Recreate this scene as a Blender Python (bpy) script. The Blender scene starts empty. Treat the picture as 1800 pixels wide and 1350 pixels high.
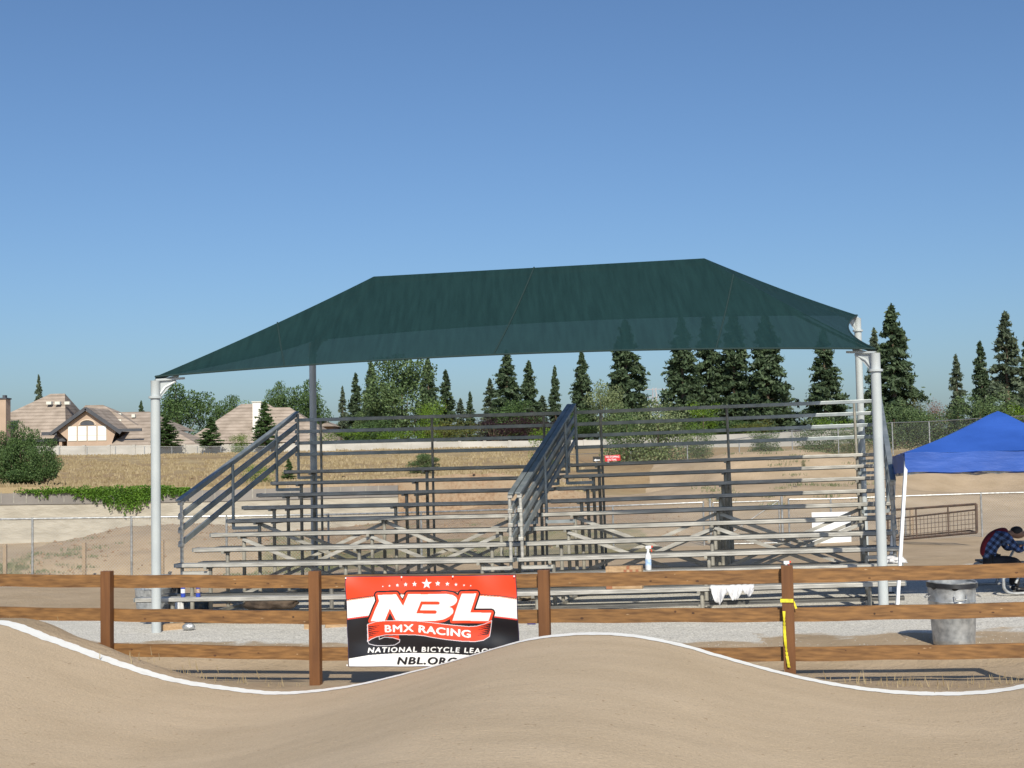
import bpy, bmesh, math, random
import numpy as np
from mathutils import Vector, Matrix, noise
R = math.radians
scene = bpy.context.scene
col = scene.collection

# ------------------------------------------------------------------ camera
F, PITCH, ROLL, HC = 2300.0, 0.053, -0.019, 2.46
cp, sp, cr, sr = math.cos(PITCH), math.sin(PITCH), math.cos(ROLL), math.sin(ROLL)
FW = Vector((0, cp, sp)); UP0 = Vector((0, -sp, cp)); RT0 = Vector((1, 0, 0))
RT = cr*RT0 + sr*UP0; UP = -sr*RT0 + cr*UP0
EYE = Vector((0, 0, HC))
cd = bpy.data.cameras.new('camera'); co = bpy.data.objects.new('camera', cd); col.objects.link(co)
co.matrix_world = Matrix(((RT.x, UP.x, -FW.x, 0), (RT.y, UP.y, -FW.y, 0), (RT.z, UP.z, -FW.z, HC), (0, 0, 0, 1)))
cd.sensor_width = 36; cd.lens = 36*F/1800; cd.clip_start = 0.1; cd.clip_end = 12000
scene.camera = co
def at(px, py, D):
    """world point seen at photo pixel (px,py) whose forward distance (world y) is D"""
    d = FW + RT*((px-900)/F) + UP*((675-py)/F)
    return EYE + d*(D/d.y)

# ------------------------------------------------------------------ light
SUN_TO = Vector((0.09, -1.0, 0.77)).normalized()
elev = math.asin(SUN_TO.z); az = math.atan2(SUN_TO.x, SUN_TO.y)
w = bpy.data.worlds.new('World'); scene.world = w; w.use_nodes = True
nt = w.node_tree; nt.nodes.clear()
sky = nt.nodes.new('ShaderNodeTexSky'); sky.sky_type = 'NISHITA'; sky.sun_disc = False
sky.sun_elevation = elev; sky.sun_rotation = az; sky.altitude = 100; sky.air_density = 1.0; sky.dust_density = 1.5; sky.ozone_density = 4.0
bg = nt.nodes.new('ShaderNodeBackground'); bg.inputs[1].default_value = 0.105
ow = nt.nodes.new('ShaderNodeOutputWorld')
wb = nt.nodes.new('ShaderNodeVectorMath'); wb.operation = 'MULTIPLY'; wb.inputs[1].default_value = (.72, .83, .94)   # white balance of the sky light
nt.links.new(sky.outputs[0], wb.inputs[0]); nt.links.new(wb.outputs[0], bg.inputs[0]); nt.links.new(bg.outputs[0], ow.inputs[0])
sd = bpy.data.lights.new('sun', 'SUN'); sd.energy = 4.6; sd.angle = R(0.53); sd.color = (1.0, 0.93, 0.77)
so = bpy.data.objects.new('sun', sd); col.objects.link(so)
so.rotation_euler = SUN_TO.to_track_quat('Z', 'Y').to_euler(); so.location = (0, 0, 30)
vs = scene.view_settings; vs.view_transform = 'Standard'; vs.look = 'None'; vs.exposure = 0.15; vs.gamma = 1
scene.cycles.transparent_max_bounces = 24
scene.cycles.max_bounces = 6

# ------------------------------------------------------------------ materials
def lin(c):
    return tuple((x/12.92 if x <= .04045 else ((x+.055)/1.055)**2.4) for x in c)
def mat(name, c1, c2=None, scale=5, rough=.8, metal=0, bump=0, bscale=None, detail=4, stretch=None, lo=.35, hi=.65, spec=None, coord='Object'):
    m = bpy.data.materials.new(name); m.use_nodes = True; n = m.node_tree.nodes; l = m.node_tree.links
    b = n['Principled BSDF']; b.inputs['Roughness'].default_value = rough; b.inputs['Metallic'].default_value = metal
    if spec is not None: b.inputs['Specular IOR Level'].default_value = spec
    b.inputs['Base Color'].default_value = (*c1, 1)
    tc = n.new('ShaderNodeTexCoord'); mp = n.new('ShaderNodeMapping'); l.new(tc.outputs[coord], mp.inputs[0])
    if stretch: mp.inputs['Scale'].default_value = stretch
    if c2 is not None:
        t = n.new('ShaderNodeTexNoise'); t.inputs['Scale'].default_value = scale; t.inputs['Detail'].default_value = detail
        l.new(mp.outputs[0], t.inputs['Vector'])
        r = n.new('ShaderNodeValToRGB'); r.color_ramp.elements[0].position = lo; r.color_ramp.elements[1].position = hi
        r.color_ramp.elements[0].color = (*c1, 1); r.color_ramp.elements[1].color = (*c2, 1)
        l.new(t.outputs['Fac'], r.inputs[0]); l.new(r.outputs[0], b.inputs['Base Color'])
    if bump:
        t2 = n.new('ShaderNodeTexNoise'); t2.inputs['Scale'].default_value = bscale or scale*3; t2.inputs['Detail'].default_value = 5
        l.new(mp.outputs[0], t2.inputs['Vector'])
        bp = n.new('ShaderNodeBump'); bp.inputs['Strength'].default_value = 1; bp.inputs['Distance'].default_value = bump
        l.new(t2.outputs['Fac'], bp.inputs['Height']); l.new(bp.outputs[0], b.inputs['Normal'])
    return m
M = {}
M['alu'] = mat('weathered_aluminium', (.30, .29, .27), (.50, .485, .455), 3, .5, .25, stretch=(.5, 6, 6))
M['galv'] = mat('galvanised_steel', (.30, .31, .32), (.50, .51, .52), 14, .42, .6)
M['rail'] = mat('aluminium_rail', (.225, .26, .275), (.35, .38, .40), 4, .42, .5)
M['post'] = mat('white_painted_steel', (.42, .455, .475), (.47, .505, .52), 2.5, .38, 0)
M['footplank_seat_shade'] = mat('dark_foot_plank_and_seat_shade', (.075, .075, .075), (.15, .145, .135), 3, .6, .2, stretch=(.5, 6, 6))
M['frame'] = mat('steel_angle_frame', (.20, .19, .17), (.40, .38, .33), 5, .55, .3)
M['wood'] = mat('stained_fence_board', (.115, .052, .016), (.29, .145, .047), 2.6, .62, 0, .002, 30, 9, (.42, 9, 15), .3, .72)
M['woodp'] = mat('stained_fence_post', (.105, .040, .012), (.19, .078, .024), 2.2, .65, 0, .002, 30, 6, (9, 9, .7), .3, .75)
M['knot'] = mat('wood_knot', (.05, .022, .01), (.12, .05, .02), 20, .7)
M['rawwood'] = mat('raw_lumber', (.34, .22, .12), (.46, .31, .18), 6, .8, 0, 0, None, 4, (1, 6, 6))
M['white'] = mat('white_paint_line', (.78, .78, .76), (.66, .64, .60), 8, .85, 0, .002, 40, lo=.5, hi=.9)
M['cloth'] = mat('white_cloth', (.56, .56, .59), (.66, .66, .67), 6, .9)
M['black'] = mat('black_plastic', (.012, .012, .014), (.025, .025, .03), 9, .4)
M['blueplastic'] = mat('blue_can_print', (.02, .05, .35), (.04, .08, .45), 9, .35)
M['whiteplastic'] = mat('white_plastic', (.72, .74, .78), None, 1, .35)
M['redplastic'] = mat('red_plastic', (.65, .05, .02), None, 1, .4)
M['redsign'] = mat('red_sign_face', (.50, .015, .02), (.56, .02, .025), 4, .5)
M['blacksign'] = mat('black_sign_face', (.02, .02, .02), None, 1, .5)
M['cream'] = mat('cream_block_wall', (.33, .30, .25), (.43, .395, .335), 1.2, .9, 0, .035, 3, 7, (1, 1, 3.2))
M['greyblock'] = mat('grey_cap_block', (.19, .175, .165), (.25, .23, .215), .9, .9, 0, .01, 6)
M['pale'] = mat('pale_precast_wall', (.38, .365, .34), (.50, .48, .455), .35, .9, 0, 0, None, 6, (1, 1, 3))
M['stucco'] = mat('peach_stucco', (.40, .295, .225), (.45, .335, .26), .8, .9)
M['trim'] = mat('dark_grey_trim', (.055, .06, .075), (.07, .075, .09), 2, .7)
M['roofw'] = mat('white_roof_vent', (.62, .62, .56), None, 1, .7)
M['shadew'] = mat('painted_porch_shade', (.03, .02, .02), None, 1, .8)
M['bark'] = mat('tree_bark', (.10, .07, .05), (.17, .125, .09), 4, .95, 0, .02, 12)
M['stake'] = mat('weathered_stake', (.26, .19, .12), (.33, .24, .16), 5, .9)
M['cattle'] = mat('rusty_pipe', (.06, .045, .04), (.12, .08, .06), 8, .8)
M['tarp'] = mat('blue_tarp_fabric', (.022, .080, .36), (.03, .10, .43), 1.6, .5, 0, .012, 3, 3, (1, 1, 3))
M['skin'] = mat('skin', (.30, .16, .10), None, 1, .6)
M['pants'] = mat('black_trousers', (.01, .01, .014), (.02, .02, .026), 9, .85)
M['hair'] = mat('dark_hair', (.012, .009, .008), (.02, .015, .012), 30, .7)
M['vest'] = mat('dark_red_top', (.13, .010, .018), (.18, .014, .025), 7, .9)
M['yellow'] = mat('yellow_tape', (.75, .66, .03), (.45, .40, .05), 12, .5, lo=.5, hi=.7)
M['twig'] = mat('dry_stalks', (.50, .38, .16), (.62, .50, .26), 7, .9)

def leafmat(name, a, b, scale=1.2, trans=.25):
    m = bpy.data.materials.new(name); m.use_nodes = True; n = m.node_tree.nodes; l = m.node_tree.links
    p = n['Principled BSDF']; p.inputs['Roughness'].default_value = .55; p.inputs['Specular IOR Level'].default_value = .3
    at_ = n.new('ShaderNodeAttribute'); at_.attribute_name = 'rnd'
    tc = n.new('ShaderNodeTexCoord'); t = n.new('ShaderNodeTexNoise'); t.inputs['Scale'].default_value = scale; l.new(tc.outputs['Object'], t.inputs['Vector'])
    ad = n.new('ShaderNodeMath'); ad.operation = 'ADD'; l.new(at_.outputs['Fac'], ad.inputs[0]); l.new(t.outputs['Fac'], ad.inputs[1])
    mu = n.new('ShaderNodeMath'); mu.operation = 'MULTIPLY'; mu.inputs[1].default_value = .5; l.new(ad.outputs[0], mu.inputs[0])
    r = n.new('ShaderNodeValToRGB'); r.color_ramp.elements[0].position = .2; r.color_ramp.elements[1].position = .8
    r.color_ramp.elements[0].color = (*a, 1); r.color_ramp.elements[1].color = (*b, 1)
    l.new(mu.outputs[0], r.inputs[0]); l.new(r.outputs[0], p.inputs['Base Color'])
    tr = n.new('ShaderNodeBsdfTranslucent'); l.new(r.outputs[0], tr.inputs[0])
    mx = n.new('ShaderNodeMixShader'); mx.inputs[0].default_value = trans
    l.new(p.outputs[0], mx.inputs[1]); l.new(tr.outputs[0], mx.inputs[2]); l.new(mx.outputs[0], n['Material Output'].inputs[0])
    return m
M['conifer'] = leafmat('conifer_needles', (.030, .056, .030), (.115, .165, .085))  # needle greens, here and below, lifted in place of distance haze
M['conifer_b'] = leafmat('grey_conifer_needles', (.052, .080, .054), (.16, .20, .125))
M['leaf_dark'] = leafmat('dark_leaves', (.032, .072, .022), (.13, .205, .07))
M['leaf_mid'] = leafmat('mid_green_leaves', (.05, .095, .035), (.17, .24, .10))
M['leaf_bright'] = leafmat('bright_green_leaves', (.06, .13, .012), (.20, .31, .035))
M['leaf_pale'] = leafmat('pale_green_leaves', (.10, .14, .06), (.27, .32, .16))
M['leaf_purple'] = leafmat('purple_leaves', (.018, .010, .014), (.06, .025, .035))
M['leaf_olive'] = leafmat('olive_leaves', (.07, .085, .02), (.21, .21, .05))
M['leaf_ivy'] = leafmat('ivy_leaves', (.04, .10, .012), (.16, .30, .035))
M['leaf_rust'] = leafmat('rusty_leaves', (.16, .06, .035), (.28, .12, .07))
M['drygrass'] = leafmat('dry_grass_blades', (.26, .195, .11), (.41, .33, .195), .3)
M['weed'] = leafmat('grey_green_weeds', (.10, .12, .06), (.22, .23, .12), .3)

def tilemat():
    m = mat('roof_tiles', (.27, .22, .18), (.38, .315, .265), .9, .85)
    n = m.node_tree.nodes; l = m.node_tree.links; b = n['Principled BSDF']
    tc = n.new('ShaderNodeTexCoord'); sx = n.new('ShaderNodeSeparateXYZ'); l.new(tc.outputs['Object'], sx.inputs[0])
    f = n.new('ShaderNodeMath'); f.operation = 'MULTIPLY'; f.inputs[1].default_value = 2.6; l.new(sx.outputs['Z'], f.inputs[0])
    fr = n.new('ShaderNodeMath'); fr.operation = 'FRACT'; l.new(f.outputs[0], fr.inputs[0])
    bp = n.new('ShaderNodeBump'); bp.inputs['Distance'].default_value = .12; bp.inputs['Strength'].default_value = 1
    l.new(fr.outputs[0], bp.inputs['Height']); l.new(bp.outputs[0], b.inputs['Normal'])
    r = n.new('ShaderNodeValToRGB'); r.color_ramp.elements[0].position = .62; r.color_ramp.elements[1].position = .9; r.color_ramp.elements[0].color = (1, 1, 1, 1); r.color_ramp.elements[1].color = (.74, .72, .70, 1)
    l.new(fr.outputs[0], r.inputs[0]); src = b.inputs['Base Color'].links[0].from_socket
    q = n.new('ShaderNodeMix'); q.data_type = 'RGBA'; q.blend_type = 'MULTIPLY'; q.inputs[0].default_value = 1; l.new(src, q.inputs[6]); l.new(r.outputs[0], q.inputs[7]); l.new(q.outputs[2], b.inputs['Base Color'])
    return m
M['tile'] = tilemat()

def fabricmat():
    m = bpy.data.materials.new('green_shade_cloth'); m.use_nodes = True; n = m.node_tree.nodes; l = m.node_tree.links
    p = n['Principled BSDF']; p.inputs['Roughness'].default_value = .75; p.inputs['Specular IOR Level'].default_value = .2
    tc = n.new('ShaderNodeTexCoord'); mp = n.new('ShaderNodeMapping'); mp.inputs['Scale'].default_value = (4, .35, .35); l.new(tc.outputs['Object'], mp.inputs[0])
    t = n.new('ShaderNodeTexNoise'); t.inputs['Scale'].default_value = 3.5; t.inputs['Detail'].default_value = 6; l.new(mp.outputs[0], t.inputs['Vector'])
    r = n.new('ShaderNodeValToRGB'); r.color_ramp.elements[0].position = .3; r.color_ramp.elements[1].position = .7
    r.color_ramp.elements[0].color = (.0075, .029, .031, 1); r.color_ramp.elements[1].color = (.0125, .042, .044, 1)
    l.new(t.outputs['Fac'], r.inputs[0]); l.new(r.outputs[0], p.inputs['Base Color'])
    tl = n.new('ShaderNodeBsdfTranslucent'); tl.inputs[0].default_value = (.022, .075, .09, 1)
    m1 = n.new('ShaderNodeMixShader'); m1.inputs[0].default_value = .22; l.new(p.outputs[0], m1.inputs[1]); l.new(tl.outputs[0], m1.inputs[2])
    tp = n.new('ShaderNodeBsdfTransparent')
    m2 = n.new('ShaderNodeMixShader'); m2.inputs[0].default_value = .036; l.new(m1.outputs[0], m2.inputs[1]); l.new(tp.outputs[0], m2.inputs[2])
    l.new(m2.outputs[0], n['Material Output'].inputs[0]); return m
M['fabric'] = fabricmat()

def meshmat(name, pitch, wire, base, metal=.5):
    """woven wire: opaque along two diagonal families of lines, open between"""
    m = bpy.data.materials.new(name); m.use_nodes = True; n = m.node_tree.nodes; l = m.node_tree.links
    p = n['Principled BSDF']; p.inputs['Base Color'].default_value = (*base, 1); p.inputs['Metallic'].default_value = metal; p.inputs['Roughness'].default_value = .5
    uv = n.new('ShaderNodeUVMap'); uv.uv_map = 'UVMap'; sx = n.new('ShaderNodeSeparateXYZ'); l.new(uv.outputs[0], sx.inputs[0])
    outs = []
    for sgn in ('ADD', 'SUBTRACT'):
        a = n.new('ShaderNodeMath'); a.operation = sgn; l.new(sx.outputs['X'], a.inputs[0]); l.new(sx.outputs['Y'], a.inputs[1])
        d = n.new('ShaderNodeMath'); d.operation = 'DIVIDE'; d.inputs[1].default_value = pitch; l.new(a.outputs[0], d.inputs[0])
        f = n.new('ShaderNodeMath'); f.operation = 'FRACT'; l.new(d.outputs[0], f.inputs[0])
        c = n.new('ShaderNodeMath'); c.operation = 'LESS_THAN'; c.inputs[1].default_value = wire/pitch; l.new(f.outputs[0], c.inputs[0]); outs.append(c)
    mx = n.new('ShaderNodeMath'); mx.operation = 'MAXIMUM'; l.new(outs[0].outputs[0], mx.inputs[0]); l.new(outs[1].outputs[0], mx.inputs[1])
    l.new(mx.outputs[0], p.inputs['Alpha'])
    return m
M['chain'] = meshmat('chain_link_mesh',   .07, .005, (.42, .43, .44))
M['chain_far'] = meshmat('far_chain_link_mesh', .085, .006, (.40, .40, .40))

# ------------------------------------------------------------------ mesh helpers
class MB:
    def __init__(s): s.v = []; s.f = []; s.mi = []; s.uv = None
    def add(s, vs_, fs, mi=0):
        o = len(s.v); s.v += [tuple(x) for x in vs_]
        for f in fs: s.f.append(tuple(i+o for i in f)); s.mi.append(mi)
        return s
    def box(s, c, sz, rot=None, mi=0):
        c = Vector(c); hx, hy, hz = sz[0]/2, sz[1]/2, sz[2]/2
        P = [Vector((x, y, z)) for x in (-hx, hx) for y in (-hy, hy) for z in (-hz, hz)]
        if rot is not None: P = [rot @ p for p in P]
        return s.add([c+p for p in P], [(0, 1, 3, 2), (4, 6, 7, 5), (0, 4, 5, 1), (2, 3, 7, 6), (0, 2, 6, 4), (1, 5, 7, 3)], mi)
    def bar(s, p, q, w_, h_, up=(0, 0, 1), mi=0):
        """rectangular bar p->q, width w_ (horizontal), height h_ (towards up)"""
        p = Vector(p); q = Vector(q); d = (q-p).normalized(); u = Vector(up)
        sd_ = d.cross(u)
        if sd_.length < 1e-4: sd_ = d.cross(Vector((0, 1, 0)))
        sd_.normalize(); u = sd_.cross(d).normalized()
        P = [a+sd_*x*w_/2+u*z*h_/2 for a in (p, q) for x in (-1, 1) for z in (-1, 1)]
        return s.add(P, [(0, 1, 3, 2), (4, 6, 7, 5), (0, 4, 5, 1), (2, 3, 7, 6), (0, 2, 6, 4), (1, 5, 7, 3)], mi)
    def tube(s, pts, rad, n=10, cap=True, mi=0):
        pts = [Vector(p) for p in pts]
        rs = rad if isinstance(rad, (list, tuple)) else [rad]*len(pts)
        rings = []
        prev = None
        for i, p in enumerate(pts):
            a = pts[max(0, i-1)]; b = pts[min(len(pts)-1, i+1)]; d = (b-a).normalized()
            ref = prev if prev is not None else (Vector((0, 0, 1)) if abs(d.z) < .9 else Vector((1, 0, 0)))
            x = (ref - d*ref.dot(d)).normalized(); prev = x; y = d.cross(x)
            rings.append([p+(x*math.cos(2*math.pi*k/n)+y*math.sin(2*math.pi*k/n))*rs[i] for k in range(n)])
        vs_ = [v for r_ in rings for v in r_]; fs = []
        for i in range(len(pts)-1):
            for k in range(n): fs.append((i*n+k, i*n+(k+1) % n, (i+1)*n+(k+1) % n, (i+1)*n+k))
        if cap: fs.append(tuple(range(n-1, -1, -1))); fs.append(tuple((len(pts)-1)*n+k for k in range(n)))
        return s.add(vs_, fs, mi)
    def lathe(s, c, prof, n=24, mi=0):
        c = Vector(c); vs_ = []; fs = []
        for r_, z in prof:
            for k in range(n): vs_.append(c+Vector((r_*math.cos(2*math.pi*k/n), r_*math.sin(2*math.pi*k/n), z)))
        for i in range(len(prof)-1):
            for k in range(n): fs.append((i*n+k, i*n+(k+1) % n, (i+1)*n+(k+1) % n, (i+1)*n+k))
        return s.add(vs_, fs, mi)
    def build(s, name, m, parent=None, smooth=False, off=None, bevel=0):
        me = bpy.data.meshes.new(name)
        vs_ = s.v
        if parent is not None and off is None: off = parent.get('_o')
        if off is not None:
            ox, oy, oz = off; vs_ = [(x-ox, y-oy, z-oz) for x, y, z in vs_]
        me.from_pydata(vs_, [], s.f); 
        ms = m if isinstance(m, (list, tuple)) else [m]
        for q in ms: me.materials.append(q)
        if len(ms) > 1: me.polygons.foreach_set('material_index', s.mi)
        if smooth: me.polygons.foreach_set('use_smooth', [True]*len(me.polygons))
        me.update()
        o = bpy.data.objects.new(name, me); col.objects.link(o)
        if off is not None and parent is None: o.location = off
        if parent is not None: o.parent = parent
        if bevel:
            b = o.modifiers.new('bevel', 'BEVEL'); b.width = bevel; b.segments = 2; b.limit_method = 'ANGLE'
        if smooth:
            try: me.set_sharp_from_angle(angle=R(40))
            except Exception: pass
        return o
def thing(name, loc, label, cat, group=None, local=False):
    o = bpy.data.objects.new(name, None); col.objects.link(o); o.location = loc; o.empty_display_size = .2
    o['label'] = label; o['category'] = cat
    if group: o['group'] = group
    if not local: o['_o'] = tuple(loc)
    return o
def tag(o, label, cat, group=None, kind=None):
    o['label'] = label; o['category'] = cat
    if group: o['group'] = group
    if kind: o['kind'] = kind
    return o
def copy_tree(o, parent=None):
    c = o.copy(); col.objects.link(c); c.parent = parent
    for ch in list(o.children): copy_tree(ch, c)
    return c

# ------------------------------------------------------------------ terrain
def smooth(a, b, x):
    t = min(1, max(0, (x-a)/(b-a))); return t*t*(3-2*t)
def catmull(xs, ys, x):
    if x <= xs[0]: return ys[0]
    if x >= xs[-1]: return ys[-1]
    i = max(j for j in range(len(xs)) if xs[j] <= x); i = min(i, len(xs)-2)
    def sl(k):
        if k == 0 or k == len(xs)-1: return 0
        return (ys[k+1]-ys[k-1])/(xs[k+1]-xs[k-1])
    h = xs[i+1]-xs[i]; t = (x-xs[i])/h
    return (2*t**3-3*t*t+1)*ys[i]+(t**3-2*t*t+t)*h*sl(i)+(-2*t**3+3*t*t)*ys[i+1]+(t**3-t*t)*h*sl(i+1)
FA = .2                                   # heading of the wooden fence
EX = Vector((math.cos(FA), -math.sin(FA), 0)); EY = Vector((math.sin(FA), math.cos(FA), 0))
FO = Vector((-.87, 14.0, 0))
def fxy(px):                              # point of the fence line in the pixel column
    k = (px-900)/F; D = 13.824/(1+.2027*k); return D
def g0(x):
    xx = max(-9, min(9, x)); return .05+.016*xx+.0012*xx*xx
LINE_OFF = .95
linepts = [(-330, 1150), (-150, 1095), (0, 1091), (100, 1124), (200, 1161), (300, 1192), (400, 1209), (487, 1217.6), (578, 1211.5), (649, 1200), (738, 1178), (827, 1153), (916, 1128), (960, 1120), (1037, 1115), (1120, 1119), (1200, 1133.6), (1263, 1152), (1346, 1175), (1429, 1194), (1530, 1211), (1637, 1220), (1726, 1217.5), (1800, 1205.5), (1900, 1180), (2050, 1140)]
PS, PZ = [], []
for px, py in linepts:
    k = (px-900)/F
    D = (13.824-LINE_OFF/math.cos(FA))/(1+.2027*k)
    p = at(px, py, D); q = p-FO; PS.append(q.dot(EX)); PZ.append(p.z)
for i in (0, 1, -1, -2): PZ[i] = {0: .25, 1: .62, -1: .7, -2: .45}[i]
def prof(s): return catmull(PS, PZ, s)
ctrl = [  # (px,py,D) far ground seen in the photo
    (60, 1051, 30), (300, 1049, 30), (500, 1040, 30.5), (700, 1005, 32), (900, 985, 34), (1100, 962, 36.5), (1250, 957, 37), (1400, 955, 36.5), (1600, 950, 36), (1760, 945, 36),
    (0, 1010, 37), (200, 1012, 37), (450, 1000, 38), (650, 985, 40), (800, 960, 42), (1000, 935, 43), (1200, 925, 44), (1500, 915, 44), (1750, 912, 44),
    (0, 965, 48), (200, 960, 48), (400, 950, 48), (560, 940, 48),
    (1000, 880, 55), (1150, 868, 58), (1300, 850, 55), (1500, 850, 54), (1700, 870, 54),
    (1050, 842, 95), (1120, 840, 92), (1210, 812, 66), (1320, 795, 60), (1400, 789, 60), (1470, 800, 61), (1560, 822, 62), (1700, 832, 62), (1800, 832, 62),
    (1100, 800, 110), (1208, 820, 88), (1474, 808, 78), (1570, 800, 72), (1700, 790, 75), (1800, 785, 75), (1300, 806, 88),
    (1100, 788, 128), (1300, 786, 110), (1500, 778, 105), (1800, 772, 105)]
cw = []
for px, py, D in ctrl:
    p = at(px, py, D); cw.append((p.x/p.y, math.log(p.y), p.z))
cw = np.array(cw)
upper = [(0, 858, 51), (150, 857, 51), (300, 856, 51), (450, 854, 51), (600, 850, 51), (700, 846, 54), (850, 838, 58),
         (0, 822, 80), (300, 823, 80), (600, 812, 80), (850, 803, 80), (1000, 815, 80),
         (0, 803, 124), (150, 803, 124), (300, 801, 124), (600, 795, 124), (850, 788, 124), (1000, 786, 124), (1150, 786, 124),
         (0, 800, 180), (900, 785, 180), (1800, 770, 180)]
uw = np.array([(lambda p: (p.x/p.y, math.log(p.y), p.z))(at(*q)) for q in upper])
def idw(W, u, L):
    d2 = ((W[:, 0]-u)/.11)**2+((W[:, 1]-L)/.10)**2+.02
    ww = 1/d2**1.6; return float((ww*W[:, 2]).sum()/ww.sum())
WALLY = 50.3
def mound(x, y, cx, cy, rx, ry, h, p=1.0):
    d = math.sqrt(((x-cx)/rx)**2+((y-cy)/ry)**2)
    return h*smooth(1, 0, d)**p if d < 1 else 0
mA = at(215, 925, 41); mB = at(800, 842, 47)
def far(x, y):
    u = x/y; L = math.log(y)
    lo = idw(cw, u, L); hi = idw(uw, u, L)
    right = smooth(-.02, .09, u)
    if y > WALLY:
        b = right*smooth(140, 100, y)
        z = hi*(1-b)+lo*b
    else:
        z = lo
    return z
def groundz(x, y):
    # near part: track and its shoulder, then flat pad, then far terrain
    s = (x-FO.x)*EX.x+(y-FO.y)*EX.y; t = (x-FO.x)*EY.x+(y-FO.y)*EY.y     # t<0 : camera side of the fence
    base = g0(x)-.15*smooth(-.1, 1.3, t)*smooth(2.45, 1.65, t)      # shallow swale behind the fence
    if t < 1.0:
        p = prof(s)
        p = max(p, base-.02)
        st = -.62-.28*smooth(-4.2, -1.5, s); wv = 1-smooth(st, .30-.35*smooth(-4.2, -1.5, s), t)
        # shoulder: the hump on the left reaches past the fence
        z = base*(1-wv)+p*wv
        if y < 8.5: z = z + (0.75-z)*smooth(8.5, 3.0, y)*.85
        z += .012*noise.noise(Vector((x*.9, y*.9, 0)))
        if t > -.8: z += .02*noise.noise(Vector((x*2.3, y*2.3, 3)))*smooth(-.9, -.5, t)
        return z
    if y < 26: z = base
    else:
        f = far(x, max(y, 30)); k = smooth(25.5, 30, y); z = base*(1-k)+f*k
    z += .015*noise.noise(Vector((x*.8, y*.8, 5)))
    if y > 31:
        n1 = noise.noise(Vector((x*.25, y*.25, 1)))
        z += .10*n1*smooth(31, 40, y)
        if x < 12 and y < 62:
            a = mound(x, y, mA.x+1.9, 40, 5.4, 4.6, 1.12, .38)
            b = mound(x, y, mB.x+.6, 45.5, 9.5, 8.0, .50, .6)
            if max(a, b) > .05: 
                z = z + max(a, b)*(1+.10*noise.noise(Vector((x*.7, y*.7, 9))))+.07*noise.noise(Vector((x*2, y*2, 4)))
                
        if y > 61 : z += .12*noise.noise(Vector((x*.06, y*.06, 2)))
    return z

def hprof(x, y):
    return groundz(x, y)
us = np.concatenate([np.linspace(-1.6, -.5, 18)[:-1], np.linspace(-.5, .5, 300), np.linspace(.5, 1.6, 18)[1:]])
ys = [-25, -12, -6, -2, 0, 2, 4, 6, 7.5, 8.5, 9.3, 10]
y = 10.1
while y < 26: ys.append(y); y += .11
while y < 62: ys.append(y); y *= 1.006
ys = [q for q in ys if abs(q-WALLY) > .2]+[WALLY-.12, WALLY+.12]; ys.sort()
y = 62
while y < 260: ys.append(y); y *= 1.02
ys += [300, 380, 500, 800, 1500, 3000, 6000]
V = []; G = []; GR = []; GN = []; GL = []
def maskfun(x, y, z):
    u = x/max(y, 1)
    s = (x-FO.x)*EX.x+(y-FO.y)*EX.y; t = (x-FO.x)*EY.x+(y-FO.y)*EY.y
    gravel = smooth(2.0, 3.7, t)*smooth(25, 23.5, y)
    if x < -4: gravel *= smooth(22.3, 21.3, y)
    if x > 3.0: gravel *= .55+.45*smooth(3.0, 4.6, t)
    grass = 0
    if y > WALLY: grass = 1-smooth(.0, .05, u-.03*math.sin(y*.1)) if y < 90 else 1-smooth(.06, .12, u)
    if y > 62 and u > .28: grass = max(grass, smooth(62, 70, y))
    if y > 92: grass = max(grass, .9)
    if 56 < y < 96 and .04 < u < .145-.0012*(96-y): grass = max(grass, .85)
    if mound(x, y, mB.x+.6, 45.5, 10.5, 8.5, 1) > .03 and y < 53: grass = 0
    green = 0
    if 34 < y < 41 and x > mA.x+5 and x < 4: green = .55
    if y < 38 and y > 31 and x < mA.x-1.5: green = .5
    if -.2 < u < -.14 and 23.5 < y < 27: green = .25
    return gravel, grass, green
for yy in ys:
    for u in us:
        x = u*max(abs(yy), 12) if yy < 12 else u*yy
        z = groundz(x, yy) if yy > 1 else .75+.0*x
        if yy > 260: z = idw(uw, max(-.4, min(.4, u)), math.log(180))
        V.append((x, yy, z)); a, b, c = maskfun(x, yy, z); GL.append(max(min(1, 3*mound(x, yy, mB.x+.6, 46, 10.5, 9.5, 1)), .75*min(1, 3*mound(x, yy, mA.x+1.4, 40, 5.6, 5.0, 1))) if 30 < yy < 60 else 0); G.append(a); GR.append(b); GN.append(c)
nu = len(us)
Fc = [(j*nu+i, j*nu+i+1, (j+1)*nu+i+1, (j+1)*nu+i) for j in range(len(ys)-1) for i in range(nu-1)]
me = bpy.data.meshes.new('ground'); me.from_pydata(V, [], Fc)
for nm, dat in (('gravel', G), ('grass', GR), ('green', GN), ('spoil', GL)):
    a = me.attributes.new(nm, 'FLOAT', 'POINT'); a.data.foreach_set('value', dat)
me.polygons.foreach_set('use_smooth', [True]*len(me.polygons)); me.update()
gmat = bpy.data.materials.new('ground_soil'); gmat.use_nodes = True
n = gmat.node_tree.nodes; l = gmat.node_tree.links; pb = n['Principled BSDF']; pb.inputs['Roughness'].default_value = .95; pb.inputs['Specular IOR Level'].default_value = .15
tc = n.new('ShaderNodeTexCoord')
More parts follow.
